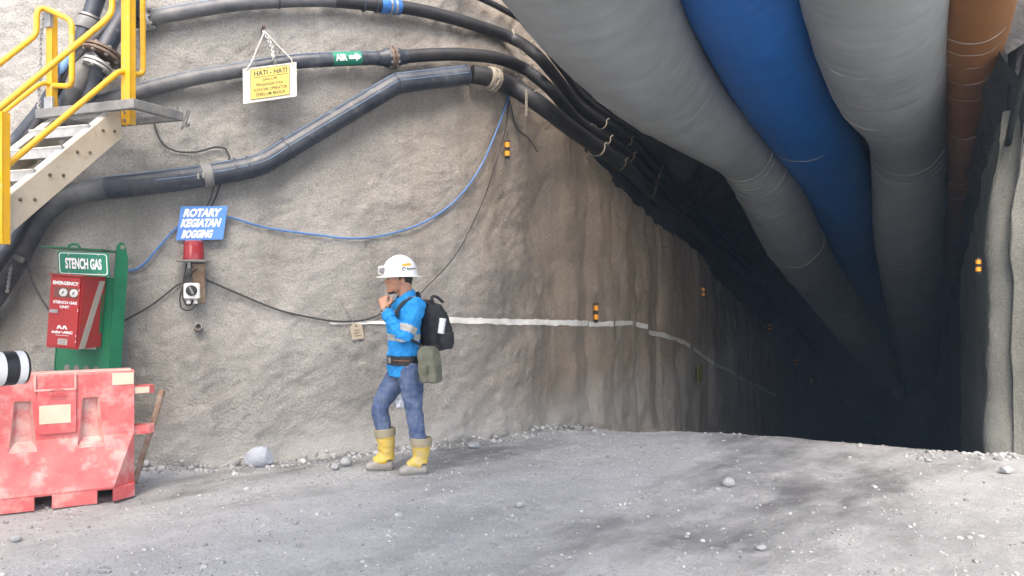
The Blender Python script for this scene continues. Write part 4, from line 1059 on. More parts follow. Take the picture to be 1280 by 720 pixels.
# ------------------------------------------------------------------ loose stones
def stone_pts(r, seed, sq=.7, sub=2):
    import bmesh
    bm = bmesh.new(); bmesh.ops.create_icosphere(bm, subdivisions=sub, radius=1)
    vs = []
    ax_ = [(V((noise.noise(V((seed, k, 1))), noise.noise(V((seed, k, 2))), noise.noise(V((seed, k, 3))))).normalized(), .55 + .3 * abs(noise.noise(V((seed, k, 9))))) for k in range(9)]
    for v in bm.verts:
        q = v.co.copy() * (1 + .25 * noise.noise(v.co * 1.1 + V((seed, 0, 0))))
        for n_, h_ in ax_:
            e = q.dot(n_)
            if e > h_: q -= n_ * (e - h_)
        vs.append(V((q.x, q.y, q.z * sq)) * r)
    fs = [[l.index for l in f.verts] for f in bm.faces]; bm.free(); return vs, fs
def ground_hit(px, py):
    d = V(((px - 640) / F, 1, (360 - py) / F)); Y = 1.45 / -d.z
    for _ in range(4): p = CAM + d * Y; Y = (1.45 - gz(p.x, p.y)) / -d.z
    return CAM + d * Y
def rock(px, py, r, label, m=m_rock, sq=.7, seed=1, st=(1, 1, 1)):
    p = ground_hit(px, py); vs, fs = stone_pts(r, seed, sq)
    lo = min(v.z for v in vs)
    mb = MB(); mb.add([p + V((v.x * st[0], v.y * st[1], (v.z - lo) * st[2] - r * .12)) for v in vs], fs)
    return tag(mb.build('rock', m, angle=30), label, 'rock', 'loose rocks on the ground')
rock(323, 583, .105, 'largest pale bluish rock at the foot of the wall', m_rock_b, .85, 5, (1.1, .7, 1.0))
rock(910, 608, .045, 'lone rounded rock on the open ground right of the person', m_rock, .8, 8)
rock(432, 583, .05, 'small grey rock by the wall just left of the person', m_rock, .8, 12)
rock(419, 587, .035, 'smaller grey rock beside another, left of the person', m_rock, .8, 14)
rock(303, 577, .03, 'small pale rock just left of the large bluish one', m_rock_b, .8, 16)
rock(1258, 591, .055, 'small rock at the foot of the right pier', m_rock, .6, 18)
rock(1160, 578, .03, 'little rock on the ground before the dark tunnel', m_rock, .7, 21)
rock(592, 560, .06, 'flat pale rock at the wall foot right of the boots', m_rock, .5, 25)
rock(650, 634, .03, 'dark little rock on the open ground in the middle foreground', m_rock, .7, 27)
rock(952, 688, .03, 'little pale rock in the right foreground', m_rock, .6, 29)
rock(19, 677, .035, 'pale stone in the left foreground', m_rock, .6, 31)
protos = [stone_pts(1, 40 + k, .65, 1) for k in range(8)]
mb = MB()
def pebble(p, r):
    vs, fs = R.choice(protos); a = R.uniform(0, 6.28); c, s = math.cos(a), math.sin(a); e = R.uniform(.7, 1.3)
    mb.add([p + V(((v.x * c - v.y * s) * r * e, (v.x * s + v.y * c) * r / e, v.z * r + r * .2)) for v in vs], fs)
vis = [p for p in cols if -3.3 < p.x < 3.5 and p.dot(A) < 12]
for k in range(1000):                       # spill along the foot of the wall
    i = R.randrange(len(vis) - 1); p = vis[i]; d = (vis[i + 1] - p).normalized(); n = V((d.y, -d.x, 0))
    q = p + n * (.02 + abs(R.gauss(0, .14)) + .05); zz = gz(q.x, q.y)
    hgt = max(0, .10 - .5 * (q - p).length) * R.random()
    pebble(V((q.x, q.y, zz + hgt)), min(.05,   .006 + abs(R.gauss(0, .010)) + (.02 if R.random() < .05 else 0)))
for k in range(9000):                       # and over the yard, in drifts
    y = 2.9 + 7.5 * R.random() ** 1.2; x = R.uniform(-.72, .72) * y
    if noise.noise(V((x * .8, y * .5, 4))) + .5 * noise.noise(V((x * 2.5, y * 2, 9))) < R.uniform(-.45, .4): continue
    if (V((x, y, 0))).dot(CR) < -3.4 and y > 7: continue
    pebble(V((x, y, gz(x, y))), .003 + abs(R.gauss(0, .0055)) + (.014 if R.random() < .015 else 0))
for k in range(160):
    q = V((4.1, 7.2, 0)) + V((R.gauss(.2, .45), R.gauss(-.15, .25), 0)); pebble(V((q.x, q.y, gz(q.x, q.y))), .008 + abs(R.gauss(0, .014)))
g = mb.build('gravel', m_gravel, loc=(0, 0, 0), smooth=False); tag(g, 'loose crushed stone scattered over the ground and along the wall foot', 'gravel', kind='stuff')
# ------------------------------------------------------------------ the person
def apply_mods(mb, mods, name='tmp'):
    """run modifiers over a shape and return its points and faces"""
    me = bpy.data.meshes.new(name); me.from_pydata(mb.v, [], mb.f); me.validate()
    import bmesh
    bm = bmesh.new(); bm.from_mesh(me); bmesh.ops.recalc_face_normals(bm, faces=bm.faces); bm.to_mesh(me); bm.free()
    o = bpy.data.objects.new(name, me); COL.objects.link(o)
    for ty, kw in mods:
        m = o.modifiers.new(ty, ty)
        for k, v in kw.items(): setattr(m, k, v)
    bpy.context.view_layer.update()
    ev = o.evaluated_get(bpy.context.evaluated_depsgraph_get()); q = ev.to_mesh()
    vs = [v.co.copy() for v in q.vertices]; fs = [list(p.vertices) for p in q.polygons]; ms = [p.material_index for p in q.polygons]
    bpy.data.objects.remove(o)
    return vs, fs, ms
def fuse(mb, vox, smooth=6, fac=.5, folds=0, fscale=14, vertical=1.0, seed=0):
    vs, fs, _ = apply_mods(mb, [('REMESH', dict(mode='VOXEL', voxel_size=vox)), ('SMOOTH', dict(iterations=smooth, factor=fac))])
    out = MB(); out.add(vs, fs)
    if folds:
        me = bpy.data.meshes.new('t'); me.from_pydata(vs, [], fs); me.update()
        for i, v in enumerate(me.vertices):
            p = v.co; q = V((p.x * fscale, p.y * fscale, p.z * fscale * vertical + seed))
            k = noise.noise(q) + .5 * noise.noise(q * 2.1)
            out.v[i] = p + v.normal * folds * (k - .2)
        bpy.data.meshes.remove(me)
    return out
PY = 6.40
def pp(px, py, dy=0.0): return at(px, py, PY + dy)
Fd = V((-.90, -.44, 0)).normalized(); Ld = V((.44, -.90, 0)).normalized()      # facing, and his left
Hd = V((-.93, -.37, 0)).normalized(); Hl = V((.37, -.93, 0)).normalized()
def ring(c, f, l, fd=Fd, ld_=Ld, n=24, sq=2.3, tilt=V((0, 0, 0))):
    out = []
    for k in range(n):
        a = 2 * math.pi * k / n; ca, sa = math.cos(a), math.sin(a)
        x = math.copysign(abs(ca) ** (2 / sq), ca); y = math.copysign(abs(sa) ** (2 / sq), sa)
        out.append(c + fd * f * x + ld_ * l * y + tilt * x)
    return out
person = None
SHL = pp(521, 383, -.155); SHR = pp(507, 381, .15)
ELL = pp(505.5, 424, -.23); WRL = pp(480.5, 387.5, -.19)
ELR = pp(507, 424, .24); WRR = pp(499, 456, .17)
HPL = pp(513, 463, -.085); HPR = pp(502, 463, .08)
KNL = pp(517.5, 512, -.09); KNR = pp(474.5, 507, .06)
ANL = pp(526, 573, -.09); ANR = pp(484, 570, .06)
torso = [(470, 506, .105, .155), (455, 506, .115, .160), (440, 505, .112, .150), (425, 505, .112, .150), (410, 504, .120, .162), (395, 505.5, .120, .175), (385, 508, .108, .180), (378, 509, .09, .165), (372, 508, .066, .115), (368, 507, .055, .062)]
def torso_rings(grow=0.0, lo=470, hi=368):
    return [ring(pp(x, y), f + grow, l + grow) for y, x, f, l in torso if hi <= y <= lo]
def head_parts(mb):
    hc = pp(499.5, 349)
    mb.rings([ring(pp(507, 372), .052, .056), ring(pp(506.5, 362), .052, .052), ring(pp(504.5, 352), .055, .052)])       # neck
    prof_ = [(367.5, 489.5, .032, .030), (365.5, 491.5, .052, .044), (361, 495, .078, .056), (356, 497, .088, .064), (350, 499, .093, .069), (343, 500, .096, .073), (336, 501, .096, .074), (328, 501.5, .083, .066), (321.5, 502, .05, .04)]
    mb.rings([ring(pp(x, y), f, l, Hd, Hl, sq=2.15) for y, x, f, l in prof_])
    nz_ = hc + Hd * .094
    z_ = lambda y: 1.45 + (360 - y) / F * PY
    # nose, brow, lips, ear
    mb.rings([ring(V((0, 0, z_(346))) + V((nz_.x, nz_.y, 0)) - Hd * .008, .010, .009, Hd, Hl, 10), ring(V((0, 0, z_(350))) + V((nz_.x, nz_.y, 0)) + Hd * .004, .017, .012, Hd, Hl, 10), ring(V((0, 0, z_(353))) + V((nz_.x, nz_.y, 0)) + Hd * .014, .022, .018, Hd, Hl, 10), ring(V((0, 0, z_(354.5))) + V((nz_.x, nz_.y, 0)), .014, .014, Hd, Hl, 10)])
    mb.ell(V((nz_.x, nz_.y, z_(357.6))) - Hd * .006, Hd * .011, Hl * .024, UP * .0055)
    mb.ell(V((nz_.x, nz_.y, z_(360.0))) - Hd * .009, Hd * .011, Hl * .021, UP * .006)
    mb.ell(V((nz_.x, nz_.y, z_(344.6))) - Hd * .006, Hd * .010, Hl * .045, UP * .007)
    mb.ell(V((nz_.x, nz_.y, z_(365))) - Hd * .016, Hd * .018, Hl * .022, UP * .014)
    for s in (-1, 1):
        e = hc - Hd * .008 + Hl * .070 * s
        mb.ell(V((e.x, e.y, z_(351.5))) + Hl * s * .006, Hd * .018 + Hl * s * -.006, Hl * s * .009, UP * .031)
        ck = hc + Hd * .055 + Hl * .040 * s; mb.ell(V((ck.x, ck.y, z_(353.5))), Hd * .022, Hl * .022, UP * .017)
def hand(mb, W, d, n, th, curl, length=.175, spread=.0):
    """W wrist, d along the palm, n out of the back of the hand, th towards the thumb side; curl bends the fingers towards -n"""
    d, n = V(d).normalized(), V(n).normalized(); th = V(th); th = (th - d * th.dot(d)).normalized(); n = d.cross(th) * (1 if d.cross(th).dot(n) > 0 else -1)
    pl = length * .52
    mb.rings([ring(W, .019, .027, n, th, 14), ring(W + d * pl * .3, .019, .032, n, th, 14), ring(W + d * pl * .7, .017, .039, n, th, 14), ring(W + d * pl, .013, .038, n, th, 14)])
    ends = []
    for k, (o, ln, r) in enumerate(((.029, .070, .0088), (.010, .078, .0092), (-.010, .072, .0088), (-.028, .056, .0078))):
        p = W + d * (pl - .012) + th * o; a = curl[0] * .3; dirs = []; pts = [p]; rs = [r * 1.08]
        seg = (ln * .46 + .012, ln * .31, ln * .25)
        for j, sl in enumerate(seg):
            a += curl[j] * (1 + .06 * k)
            v_ = (d * math.cos(a) - n * math.sin(a) + th * spread * o).normalized()
            p = p + v_ * sl; pts.append(p); rs.append(r * (1, .93, .8)[j])
        pts.append(p + v_ * r * .6); rs.append(r * .4)
        mb.tube(cr_spline(pts, n=4), [rs[min(int(i / 4), len(rs) - 1)] for i in range(4 * (len(pts) - 1) + 1)], 10); ends.append(p)
    b = W + d * pl * .22 + th * .024
    t1 = b + (d * .55 + th * .75 - n * .35).normalized() * .040; t2 = t1 + (d * .85 + th * .15 - n * .45).normalized() * .033; t3 = t2 + (d * .9 - th * .25 - n * .4).normalized() * .024
    mb.tube([b, t1, t2, t3, t3 + (t3 - t2) * .25], [.014, .0118, .0105, .009, .004], 10)
    return ends
body = MB()
body.rings(torso_rings(-.018)); head_parts(body)
def limb(mb, pts, rs, n=16, step=6):
    C = cr_spline(pts, n=step); r2 = [q.x for q in cr_spline([(r, 0, 0) for r in rs], n=step)]
    if len(pts) < 3: C = pts; r2 = rs
    mb.tube(C, r2, n); mb.ell(C[0], V((r2[0], 0, 0)), V((0, r2[0], 0)), V((0, 0, r2[0]))); mb.ell(C[-1], V((r2[-1], 0, 0)), V((0, r2[-1], 0)), V((0, 0, r2[-1])))
def bent(a, b, c): return [a, a.lerp(b, .5), b.lerp(a, .12), b.lerp(c, .12), b.lerp(c, .5), c]
limb(body, bent(SHL, ELL, WRL), [.05, .043, .036, .036, .036, .026]); limb(body, bent(SHR, ELR, WRR), [.05, .043, .036, .036, .036, .026])
limb(body, bent(HPL, KNL, ANL), [.08, .066, .048, .047, .05, .036]); limb(body, bent(HPR, KNR, ANR), [.08, .066, .048, .047, .05, .036])
for a in (ANL, ANR): limb(body, [a, a + V((-.04, -.01, -.05)), a + V((-.09, -.02, -.06))], [.03, .028, .022])
ms_ = pp(484.5, 361.5, -.09)
dL = (pp(477.5, 366, -.14) - WRL); 
hand(body, WRL + dL.normalized() * .012, dL, V((-.35, -.93, .0)), V((.25, .1, 1)) * 1 + V((.6, 0, 0)), (.55, .95, .7), .165)
dR = V((-.18, -.02, -1)); hand(body, WRR, dR, V((.2, .95, 0)), V((-1, 0, 0)), (.7, 1.1, .8), .165)
bd = fuse(body, .0048, 5, .5)
person = bd.build('person', m_skin, loc=pp(500, 590) * 1.0, angle=180)
tag(person, 'person in white helmet, blue shirt and yellow boots, one hand raised to the mouth', 'person')
zY = lambda y: 1.45 + (360 - y) / F * PY
hc = pp(499.5, 349)
for s in (-1, 1):
    e = hc + Hd * .080 + Hl * .031 * s; e.z = zY(348.6)
    mb = MB(); mb.ell(e, Hd * .012, Hl * .0135, UP * .0075); ey_ = mb.build('eye', m_eye, person)
    mb = MB(); mb.ell(e + Hd * .008, Hd * .006, Hl * .006, UP * .0062); mb.build('iris', m_hair, ey_)
    mb = MB(); b_ = hc + Hd * .088 + Hl * .031 * s; b_.z = zY(345.2); mb.ell(b_, Hd * .006, Hl * .02 + UP * .001, UP * .004); mb.build('eyebrow', m_hair, person)
mb = MB()
mb.ell(V((hc.x, hc.y, zY(366))) + Hd * .074, Hd * .022, Hl * .026, UP * .014); mb.tube([V((hc.x, hc.y, zY(365))) + Hd * .05 + Hl * .036, V((hc.x, hc.y, zY(366.5))) + Hd * .078 + Hl * .018, V((hc.x, hc.y, zY(366.5))) + Hd * .078 - Hl * .018, V((hc.x, hc.y, zY(365))) + Hd * .05 - Hl * .036], .011, 8)
mo = MB(); mo.tube([V((hc.x, hc.y, zY(355.6))) + Hd * .083 + Hl * .022, V((hc.x, hc.y, zY(355.2))) + Hd * .094, V((hc.x, hc.y, zY(355.6))) + Hd * .083 - Hl * .022], .0035, 6)
mo.build('moustache', m_hair, person); fuse(mb, .004, 2).build('beard', m_hair, person)
mb = MB(); mb.rings([ring(V((hc.x, hc.y, zY(y))) - Hd * o, f, l, Hd, Hl) for y, o, f, l in ((356, .042, .052, .055), (350, .030, .070, .073), (344, .018, .086, .077), (334, .016, .088, .078))])
mb.tube([V((hc.x, hc.y, zY(350))) + Hd * .014 + Hl * .068, V((hc.x, hc.y, zY(343))) + Hd * .016 + Hl * .073], [.006, .012], 8)
mb.build('hair', m_hair, person)
# shirt
sh = MB(); sh.rings(torso_rings(.008, 470, 372) )
sh.rings([ring(pp(505.5, 470), .118, .165), ring(pp(505, 455), .128, .168), ring(pp(505, 440), .124, .160)])
limb(sh, bent(SHL, ELL, WRL.lerp(ELL, .12)), [.074, .066, .060, .058, .054, .046]); limb(sh, bent(SHR, ELR, WRR.lerp(ELR, .08)), [.072, .064, .058, .056, .05, .042])
tail = pp(490, 456, -.03); sh.rings([ring(pp(494, 448), .065, .10), ring(pp(493.5, 458), .06, .085), ring(pp(495, 466), .05, .05)])
s2 = fuse(sh, .0065, 3, .5, .012, 21, .8, 3)
UA = (ELL - SHL).normalized(); mats_ = []
for f in s2.f:
    c = sum((s2.v[i] for i in f), V()) / len(f)
    a = (c - SHL).dot(UA); dist = (c - SHL - UA * a).length; L_ = (ELL - SHL).length
    arm = 0 < a < L_ + .02 and dist < .078 and (c - pp(505, 410)).dot(Ld) > .10
    rel = c - V((pp(505, 410).x, pp(505, 410).y, 0))
    m_ = 0
    if arm and .60 < a / L_ < .80: m_ = 1
    elif not arm:
        if zY(424.5) < c.z < zY(416.5) and (c - WRL).length > .09: m_ = 1
        elif zY(397) < c.z < zY(388) and (c - (WRL + ELL) / 2).length > .13 and abs(rel.dot(Ld)) < .20 and rel.dot(Fd) > -.02: m_ = 1
    mats_.append(m_)
s2.m = mats_
shirt = s2.build('shirt', [m_shirt, m_silver], person, angle=180)
# collar
for s in (1, -1):
    mb = MB(); pts = []
    bk_ = pp(512, 366); 
    rim = [V((pp(507, 368).x, pp(507, 368).y, 0)) + Fd * f + Ld * l * s for f, l in ((-.062, .0), (-.055, .035), (-.02, .062), (.025, .062), (.06, .040), (.078, .018))]
    zt2 = [zY(361), zY(361.5), zY(363), zY(366), zY(371), zY(376)]
    up_ = [V((p.x, p.y, z)) for p, z in zip(rim, zt2)]
    dn_ = [V((p.x, p.y, z - .045 - (.022 if 3 <= i <= 4 else 0))) + (V((p.x - pp(507, 368).x, p.y - pp(507, 368).y, 0))).normalized() * (.022 + .012 * (i >= 3)) for i, (p, z) in enumerate(zip(rim, zt2))]
    rr = [[a, a.lerp(b, .35) + (b - a).cross(UP) * 0, b, b - UP * .004, a - UP * .006] for a, b in zip(cr_spline(up_, n=4), cr_spline(dn_, n=4))]
    mb.rings(rr); mb.build('collar', m_shirt, person)
# cuffs and watch
wd = (WRL - ELL).normalized(); mb = MB(); c0_ = WRL.lerp(ELL, .16); mb.lathe(c0_ - wd * .035, wd, [(0, .048), (.002, .052), (.034, .050), (.040, .046), (.040, .03)], 20); mb.build('cuff', m_shirt, person)
mb = MB(); c0_ = WRL + wd * .0; mb.lathe(c0_ - wd * .011, wd, [(0, .028), (.002, .0315), (.020, .0315), (.022, .028)], 20); wt_ = mb.build('watch', m_black, person)
mb = MB(); mb.lathe(c0_ + V((.16, -.98, 0)).normalized() * .028 + V((0, 0, 0)), (.1, -1, .1), [(0, .020), (.010, .020), (.012, .016)], 16); mb.build('watch_face', m_dgrey, wt_)
# jeans, tucked into the boots
jn = MB(); jn.rings([ring(pp(506.5, 443), .112, .150), ring(pp(506.5, 452), .118, .158), ring(pp(507, 462), .118, .162), ring(pp(508, 471), .105, .150), ring(pp(508, 478), .07, .11)])
limb(jn, bent(HPL, KNL, ANL.lerp(KNL, .40)), [.100, .090, .073, .071, .069, .066]); limb(jn, bent(HPR, KNR, ANR.lerp(KNR, .42)), [.100, .090, .073, .071, .068, .064])
j2 = fuse(jn, .0065, 3, .5, .0085, 20, .75, 8); jeans = j2.build('jeans', m_jean, person, angle=180)
# belt
mb = MB(); rr = []
for k, (y, g_) in enumerate(((455.5, .120), (455.0, .131), (444.0, .131), (443.5, .120))): rr.append([q + UP * (.0) for q in ring(pp(506, y), g_ + .004, g_ + .044, n=36)])
mb.rings(rr); be = mb.build('belt', m_black, person)
mb = MB(); pts = [q for q in ring(pp(506, 448.6), .1355, .1755, n=48)]; mb.tube([pts[k % 48] for k in range(4, 12)], .004, 6); mb.build('belt_strap', m_leather, be)
mb = MB(); c_ = pp(506, 449) + Fd * .136 + Ld * .03; mb.box(c_, .012, .05, .05, ax=Fd, ay=Ld, bev=.004); mb.build('buckle', m_steel, be)
# boots
def boot(top, ank, toe_px, lab=None):
    heel = V((ank.x + .045, ank.y, 0)); toe = pp(*toe_px); dirf = V((toe.x - heel.x, toe.y - heel.y, 0)); L_ = dirf.length; dirf.normalize(); sd_ = V((-dirf.y, dirf.x, 0))
    g0 = gz(ank.x, ank.y) + .004
    at_ = lambda s, z: V((heel.x, heel.y, 0)) + dirf * s * L_ + UP * (g0 + z)
    mb = MB()
    axis_ = (top - ank).normalized(); 
    C = [top, top.lerp(ank, .35), top.lerp(ank, .7), ank + UP * .015, at_(.22, .075)]
    mb.tube(cr_spline(C, n=5), [q.x for q in cr_spline([(r, 0, 0) for r in (.080, .075, .066, .060, .056)], n=5)], 20)
    C2_ = [at_(.22, .085), at_(.45, .085), at_(.70, .062)]; mb.tube(C2_, [.055, .052, .035], 16)
    b2 = fuse(mb, .007, 4, .5, .006, 14, 1.6, top.x * 9)
    o = b2.build('boot', m_boot_y, person, angle=180)
    # grey foot and sole
    mb = MB()
    secs = [(-.03, .020, .035, .052), (.05, .043, .045, .072), (.25, .045, .046, .078), (.45, .043, .045, .082), (.62, .050, .045, .080), (.80, .051, .038, .070), (.93, .042, .028, .056), (1.0, .022, .018, .040)]
    rr = []
    for s, w, hh, ztop in secs:
        rr.append([at_(s, 0) + sd_ * w * math.copysign(abs(math.cos(a)) ** .8, math.cos(a)) + UP * (ztop * .5 + ztop * .5 * math.copysign(abs(math.sin(a)) ** .7, math.sin(a))) for a in [2 * math.pi * k / 18 for k in range(18)]])
    mb.rings(rr); fo = fuse(mb, .007, 3).build('foot_rubber', m_boot_g, o, angle=180)
    mb = MB(); rr = []
    for z_, gr in ((0, -.004), (.003, .004), (.018, .005), (.021, 0)): 
        out = []
        for s, w, *_ in secs: out.append((s, w + gr))
        rr.append([at_(s, z_) + sd_ * w for s, w in out] + [at_(s, z_) - sd_ * w for s, w in out[::-1]])
    mb.rings(rr); mb.build('sole', mat('grey_sole', (.16, .155, .145), .85) if 'grey_sole' not in bpy.data.materials else bpy.data.materials['grey_sole'], o, smooth=False)
    mb = MB(); d_ = (top - ank).normalized(); mb.lathe(top - d_ * .050, d_, [(0, .074), (.001, .083), (.03, .086), (.062, .086), (.066, .080), (.06, .07), (.02, .068)], 24); mb.build('cuff', m_khaki, o)
    return o
boot(pp(526.5, 549, -.09), ANL, (499, 592, -.14)); boot(pp(481, 537.5, .06), ANR, (457, 587, .02))
# helmet
hb = V((hc.x, hc.y, zY(345.2))) - Hd * .004; tl = UP + Hd * .03
mb = MB(); rr = []
for h, f in ((0, 1.0), (.018, 1.0), (.05, .975), (.085, .90), (.115, .78), (.14, .60), (.155, .40), (.163, .2), (.165, .05)):
    rr.append(ring(hb + UP * h, .142 * f, .124 * f, Hd, Hl, 40, 2.1))
mb.rings(rr, False, True); hm = mb.build('helmet', m_helmet, person)
mb = MB(); rr = []
for dz, ex_ in ((.004, 0), (.002, .016), (-.002, .032), (-.006, .033), (-.006, .0), (0, -.006)):
    q = []
    for k in range(48):
        a = 2 * math.pi * k / 48; pk = 1 + .55 * max(0, math.cos(a)) ** 3 
        q.append(hb + Hd * (.142 + ex_ * pk) * math.cos(a) + Hl * (.124 + ex_ * .95) * math.sin(a) + UP * (dz - .006 * max(0, math.cos(a)) * (ex_ / .03)))
    rr.append(q)
mb.rings(rr + [rr[0]], False, False); mb.build('brim', m_helmet, hm)
mb = MB()
for s in (-.3, 0, .3):
    mb.tube([hb + Hd * (.142 * math.cos(a)) * math.cos(s * .5) + Hl * .124 * s * .55 + UP * (.164 * abs(math.sin(a)) * (1 - .06 * abs(s)) + .001) for a in [math.pi * (.22 + .6 * k / 14) for k in range(15)]], .006, 6)
mb.build('ridge', m_helmet, hm)
mb = MB(); mb.box(hb + Hd * .148 + UP * .045, .05, .06, .07, ax=Hd, ay=Hl, bev=.012); lp = mb.build('lamp_bracket', m_plastic, hm)
mb = MB(); mb.lathe(hb + Hd * .150 + Hl * .030 + UP * .042, Hl, [(0, .026), (.008, .026), (.010, .02)], 14); mb.build('lamp', m_dgrey, lp)
def helm_pt(u, v, k=1.012):      # on the left side of the shell: u towards the back, v up
    a = math.radians(90 + u * 70 - 35 + 10); h = .04 + .07 * v
    f = 1.0 - .9 * max(0, (h - .03) / .16) ** 2.2
    return hb + UP * h + (Hd * .142 * math.cos(a) + Hl * .124 * math.sin(a)) * f * k
mb = MB(); mb.add([helm_pt(u, v, 1.03) for u, v in ((.28, .52), (.5, .60), (.78, .66), (.78, .90), (.5, .84), (.28, .76))], [(0, 1, 4, 5), (1, 2, 3, 4)]); mb.build('emblem_bar', mat('amber', (.75, .40, .02), .4), hm, smooth=False)
mb = MB(); vs, fs = text_geo('Epiroc', .035); mb.add([helm_pt(.50 + .52 * x, .06 + .30 * y + .06 * x, 1.03) for x, y in vs], fs)
ccs = [(.36 + .075 * math.cos(2 * math.pi * k / 16), .22 + .17 * math.sin(2 * math.pi * k / 16)) for k in range(14)]; mb.tube([helm_pt(u, v, 1.03) for u, v in ccs], .0035, 5)
mb.build('lettering', mat('navy_ink', (.03, .045, .08), .5), hm, smooth=False)
# backpack
Bd = -Fd
def bk_pt(b, l, z): return V((pp(509, 400).x, pp(509, 400).y, 0)) + Bd * b + Ld * l + UP * z
mb = MB()
rr = []
for z_, b0_, d_, w_2 in ((440, .115, .06, .11), (437, .115, .10, .135), (425, .11, .125, .15), (408, .105, .125, .15), (392, .10, .11, .14), (381, .10, .085, .12), (375, .10, .05, .08)):
    rr.append(ring(bk_pt(b0_ + d_, 0, zY(z_)), d_, w_2, Bd, Ld, 24, 3.0))
mb.rings(rr)
pk = fuse(mb, .010, 4, .5, .010, 12, 1, 5)
bpk = pk.build('backpack', m_pack, angle=180); tag(bpk, 'black backpack worn by the person, with a bottle in its side pocket', 'backpack')
mb = MB(); rr = [ring(bk_pt(.26, .0, zY(z_)), d_, w_2, Bd, Ld, 24, 3.0) for z_, d_, w_2 in ((438, .05, .10), (434, .085, .12), (418, .09, .12), (412, .06, .10))]
mb.rings(rr); fuse(mb, .010, 3).build('front_pocket', m_pack, bpk)
mb = MB(); mb.tube(cr_spline([bk_pt(.10, .03, zY(376)), bk_pt(.09, .03, zY(368)), bk_pt(.085, .0, zY(366)), bk_pt(.09, -.03, zY(368)), bk_pt(.10, -.03, zY(376))], n=5), .010, 8); mb.build('carry_loop', m_pack, bpk)
mb = MB(); mb.tube(cr_spline([bk_pt(.20, .10, zY(384)), bk_pt(.17, .1, zY(372)), bk_pt(.21, .1, zY(371)), bk_pt(.27, .09, zY(378))], n=5), .012, 8); mb.build('side_buckle', m_pack, bpk)
for s in (1, -1):
    l = .112 * s
    pts = [bk_pt(.13, l, zY(380)), bk_pt(.05, l, zY(374.0)), bk_pt(-.02, l, zY(373.5)), bk_pt(-.085, l, zY(380)), bk_pt(-.125, l, zY(392)), bk_pt(-.125, l * 1.1, zY(404)), bk_pt(-.07, l * 1.45, zY(418)), bk_pt(.03, l * 1.62, zY(428)), bk_pt(.12, l * 1.3, zY(437))]
    mb = MB(); C = cr_spline(pts, n=6); n_ = len(C); rr = []
    for i, p in enumerate(C):
        d_ = (C[min(i + 1, n_ - 1)] - C[max(i - 1, 0)]).normalized(); sd2 = (Ld - d_ * Ld.dot(d_)).normalized(); up2 = d_.cross(sd2)
        w_3 = .033 if i < n_ * .62 else .014
        rr.append([p + sd2 * w_3 * math.cos(a) + up2 * .011 * math.sin(a) for a in [2 * math.pi * k / 12 for k in range(12)]])
    mb.rings(rr); mb.build('strap', m_pack, bpk)
bot_ = at(551, 417, PY - .17); bax = (at(553.5, 399, PY - .17) - bot_).normalized()
mb = MB(); mb.lathe(bot_, bax, [(0, .02), (.003, .026), (.09, .026), (.095, .023), (.10, .023), (.118, .023), (.12, .018)], 18); o = mb.build('bottle', mat('bottle_white', (.62, .64, .66), .3, metal=.2)); tag(o, 'small pale bottle standing in the side pocket of the backpack', 'bottle')
mb = MB(); mb.lathe(bot_ + bax * .098, bax, [(0, .0265), (.020, .0265), (.022, .02)], 18); mb.build('cap', m_plastic, o)
mb = MB(); rr = [ring(bk_pt(.27, .165, zY(y)), f, l, Bd, Ld, 16) for y, f, l in ((436, .05, .03), (428, .065, .042), (416, .062, .042), (414, .055, .036))]; mb.rings(rr, True, True); fuse(mb, .009, 2).build('side_pocket', m_pack, bpk)
# olive pouch on the hip
pc = pp(537, 455, -.22); px_ = V((.88, -.42, 0)).normalized(); py_ = V((-.42, -.88, 0)).normalized()
mb = MB(); rr = []
for z_, hx_, hy_ in ((-.145, .055, .05), (-.135, .072, .064), (-.05, .078, .070), (.06, .074, .066), (.11, .066, .058), (.135, .045, .04)):
    rr.append([pc + UP * (z_ - .03 * (px_.x * 0)) + px_ * hx_ * x + py_ * hy_ * y + px_ * (z_ * -.12) for x, y in ((-.8, -1), (.8, -1), (1, -.8), (1, .8), (.8, 1), (-.8, 1), (-1, .8), (-1, -.8))])
mb.rings(rr); pq = fuse(mb, .008, 3, .5, .006, 16, 1, 2); po = pq.build('hip_pouch', m_olive, angle=180); tag(po, 'olive canvas pouch hanging from the belt below the backpack', 'pouch')
mb = MB(); rr = []
for z_, g_ in ((.13, .85), (.142, .95), (.10, 1.12), (.02, 1.13), (.005, 1.08)):
    rr.append([pc + UP * z_ + px_ * (.073 * g_ * x) + py_ * (.064 * g_ * y) + px_ * (z_ * -.12) for x, y in ((-.8, -1), (.8, -1), (1, -.8), (1, .8), (.8, 1), (-.8, 1), (-1, .8), (-1, -.8))])
mb.rings(rr, True, False); fuse(mb, .007, 2).build('flap', mat('pale_olive', (.15, .15, .105), .85, (.20, .195, .15), 14), po)
mb = MB(); mb.tube([pc + UP * .0 + py_ * .080 + px_ * .02, pc - UP * .07 + py_ * .078 + px_ * .02], .009, 6, flat=.5); mb.build('closure_strap', m_olive, po)
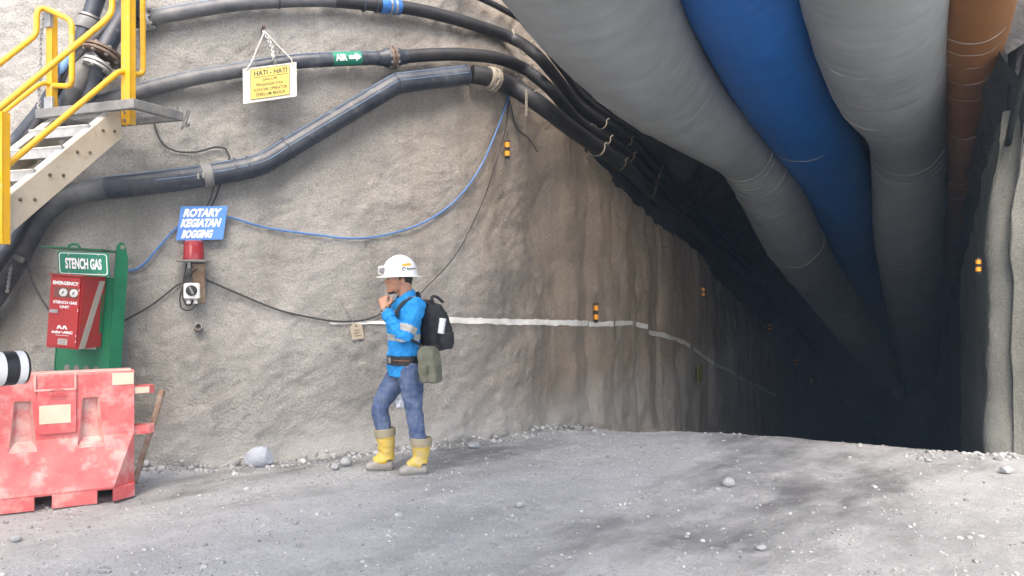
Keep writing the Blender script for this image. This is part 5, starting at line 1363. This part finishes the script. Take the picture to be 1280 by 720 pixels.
# carrier bag in the far hand
bc_ = pp(501, 493, .12); mb = MB(); mb.rings([ring(bc_ + UP * z_, a_, b_, Fd, Ld, 20, 2.2) for z_, a_, b_ in ((-.11, .02, .03), (-.095, .055, .05), (-.03, .066, .055), (.03, .055, .045), (.08, .03, .02), (.11, .012, .012))])
hq = fuse(mb, .008, 2, .5, .018, 22, 1, 3); cb = hq.build('carrier_bag', m_bag, angle=60); tag(cb, 'small white plastic bag held in the far hand between the legs', 'bag')
mb = MB(); mb.tube(cr_spline([bc_ + UP * .10, WRR + dR * .085 + V((-.012, 0, 0)), WRR + dR * .07 + V((.03, .0, 0)), bc_ + UP * .10 + V((.03, 0, 0))], n=4), .006, 6); mb.build('handle', m_bag, cb)

# ------------------------------------------------------------------ sky, light, camera
w = bpy.data.worlds.new('World'); SC.world = w; w.use_nodes = True
nt = w.node_tree; bg = nt.nodes['Background']; sk = nt.nodes.new('ShaderNodeTexSky'); sk.sky_type = 'NISHITA'; sk.sun_disc = False
SUN_EL, SUN_AZ = math.radians(52), math.radians(182)      # behind the camera, a little to its left
sk.sun_elevation = SUN_EL; sk.sun_rotation = SUN_AZ; sk.air_density = 1.0; sk.dust_density = 5.0; sk.ozone_density = .6
nt.links.new(sk.outputs[0], bg.inputs[0]); bg.inputs[1].default_value = .15
sd = bpy.data.lights.new('sun', 'SUN'); sd.energy = .8; sd.angle = math.radians(80); sd.color = (1, .97, .93)
so = bpy.data.objects.new('sun', sd); COL.objects.link(so)
dirv = V((math.sin(SUN_AZ) * math.cos(SUN_EL), math.cos(SUN_AZ) * math.cos(SUN_EL), math.sin(SUN_EL)))
so.rotation_euler = dirv.to_track_quat('Z', 'Y').to_euler(); so.location = (-5, -8, 20)
cd = bpy.data.cameras.new('camera'); co = bpy.data.objects.new('camera', cd); COL.objects.link(co)
co.location = CAM; co.rotation_euler = (math.radians(90), 0, 0); cd.sensor_width = 36; cd.lens = F / 1280 * 36; cd.clip_end = 1000; cd.clip_start = .05
SC.camera = co
SC.view_settings.view_transform = 'Standard'; SC.view_settings.look = 'None'; SC.view_settings.gamma = 1; SC.view_settings.exposure = 1.85
SC.render.engine = 'CYCLES'; SC.cycles.use_denoising = True; SC.cycles.max_bounces = 8; SC.cycles.diffuse_bounces = 5
SC.cycles.use_adaptive_sampling = True; SC.cycles.adaptive_threshold = .015

HAZE = .003
if HAZE:
    mb = MB(); mb.box((0, 20, -3), 330, 330, 0.1)
    hz_ = MB(); hz_.box((0, 10, (-26 + 14.5) / 2), 360, 360, 40.5)
    m = bpy.data.materials.new('dusty_air'); m.use_nodes = True; nt = m.node_tree; nt.nodes.clear()
    out_ = nt.nodes.new('ShaderNodeOutputMaterial'); vo = nt.nodes.new('ShaderNodeVolumePrincipled'); vo.inputs['Density'].default_value = HAZE; vo.inputs['Color'].default_value = (.5, .72, 1, 1)
    nt.links.new(vo.outputs[0], out_.inputs['Volume'])
    tag(hz_.build('haze', m, loc=(0, 0, 0), smooth=False), 'thin dusty air over the yard and in the tunnel', 'haze', kind='stuff')
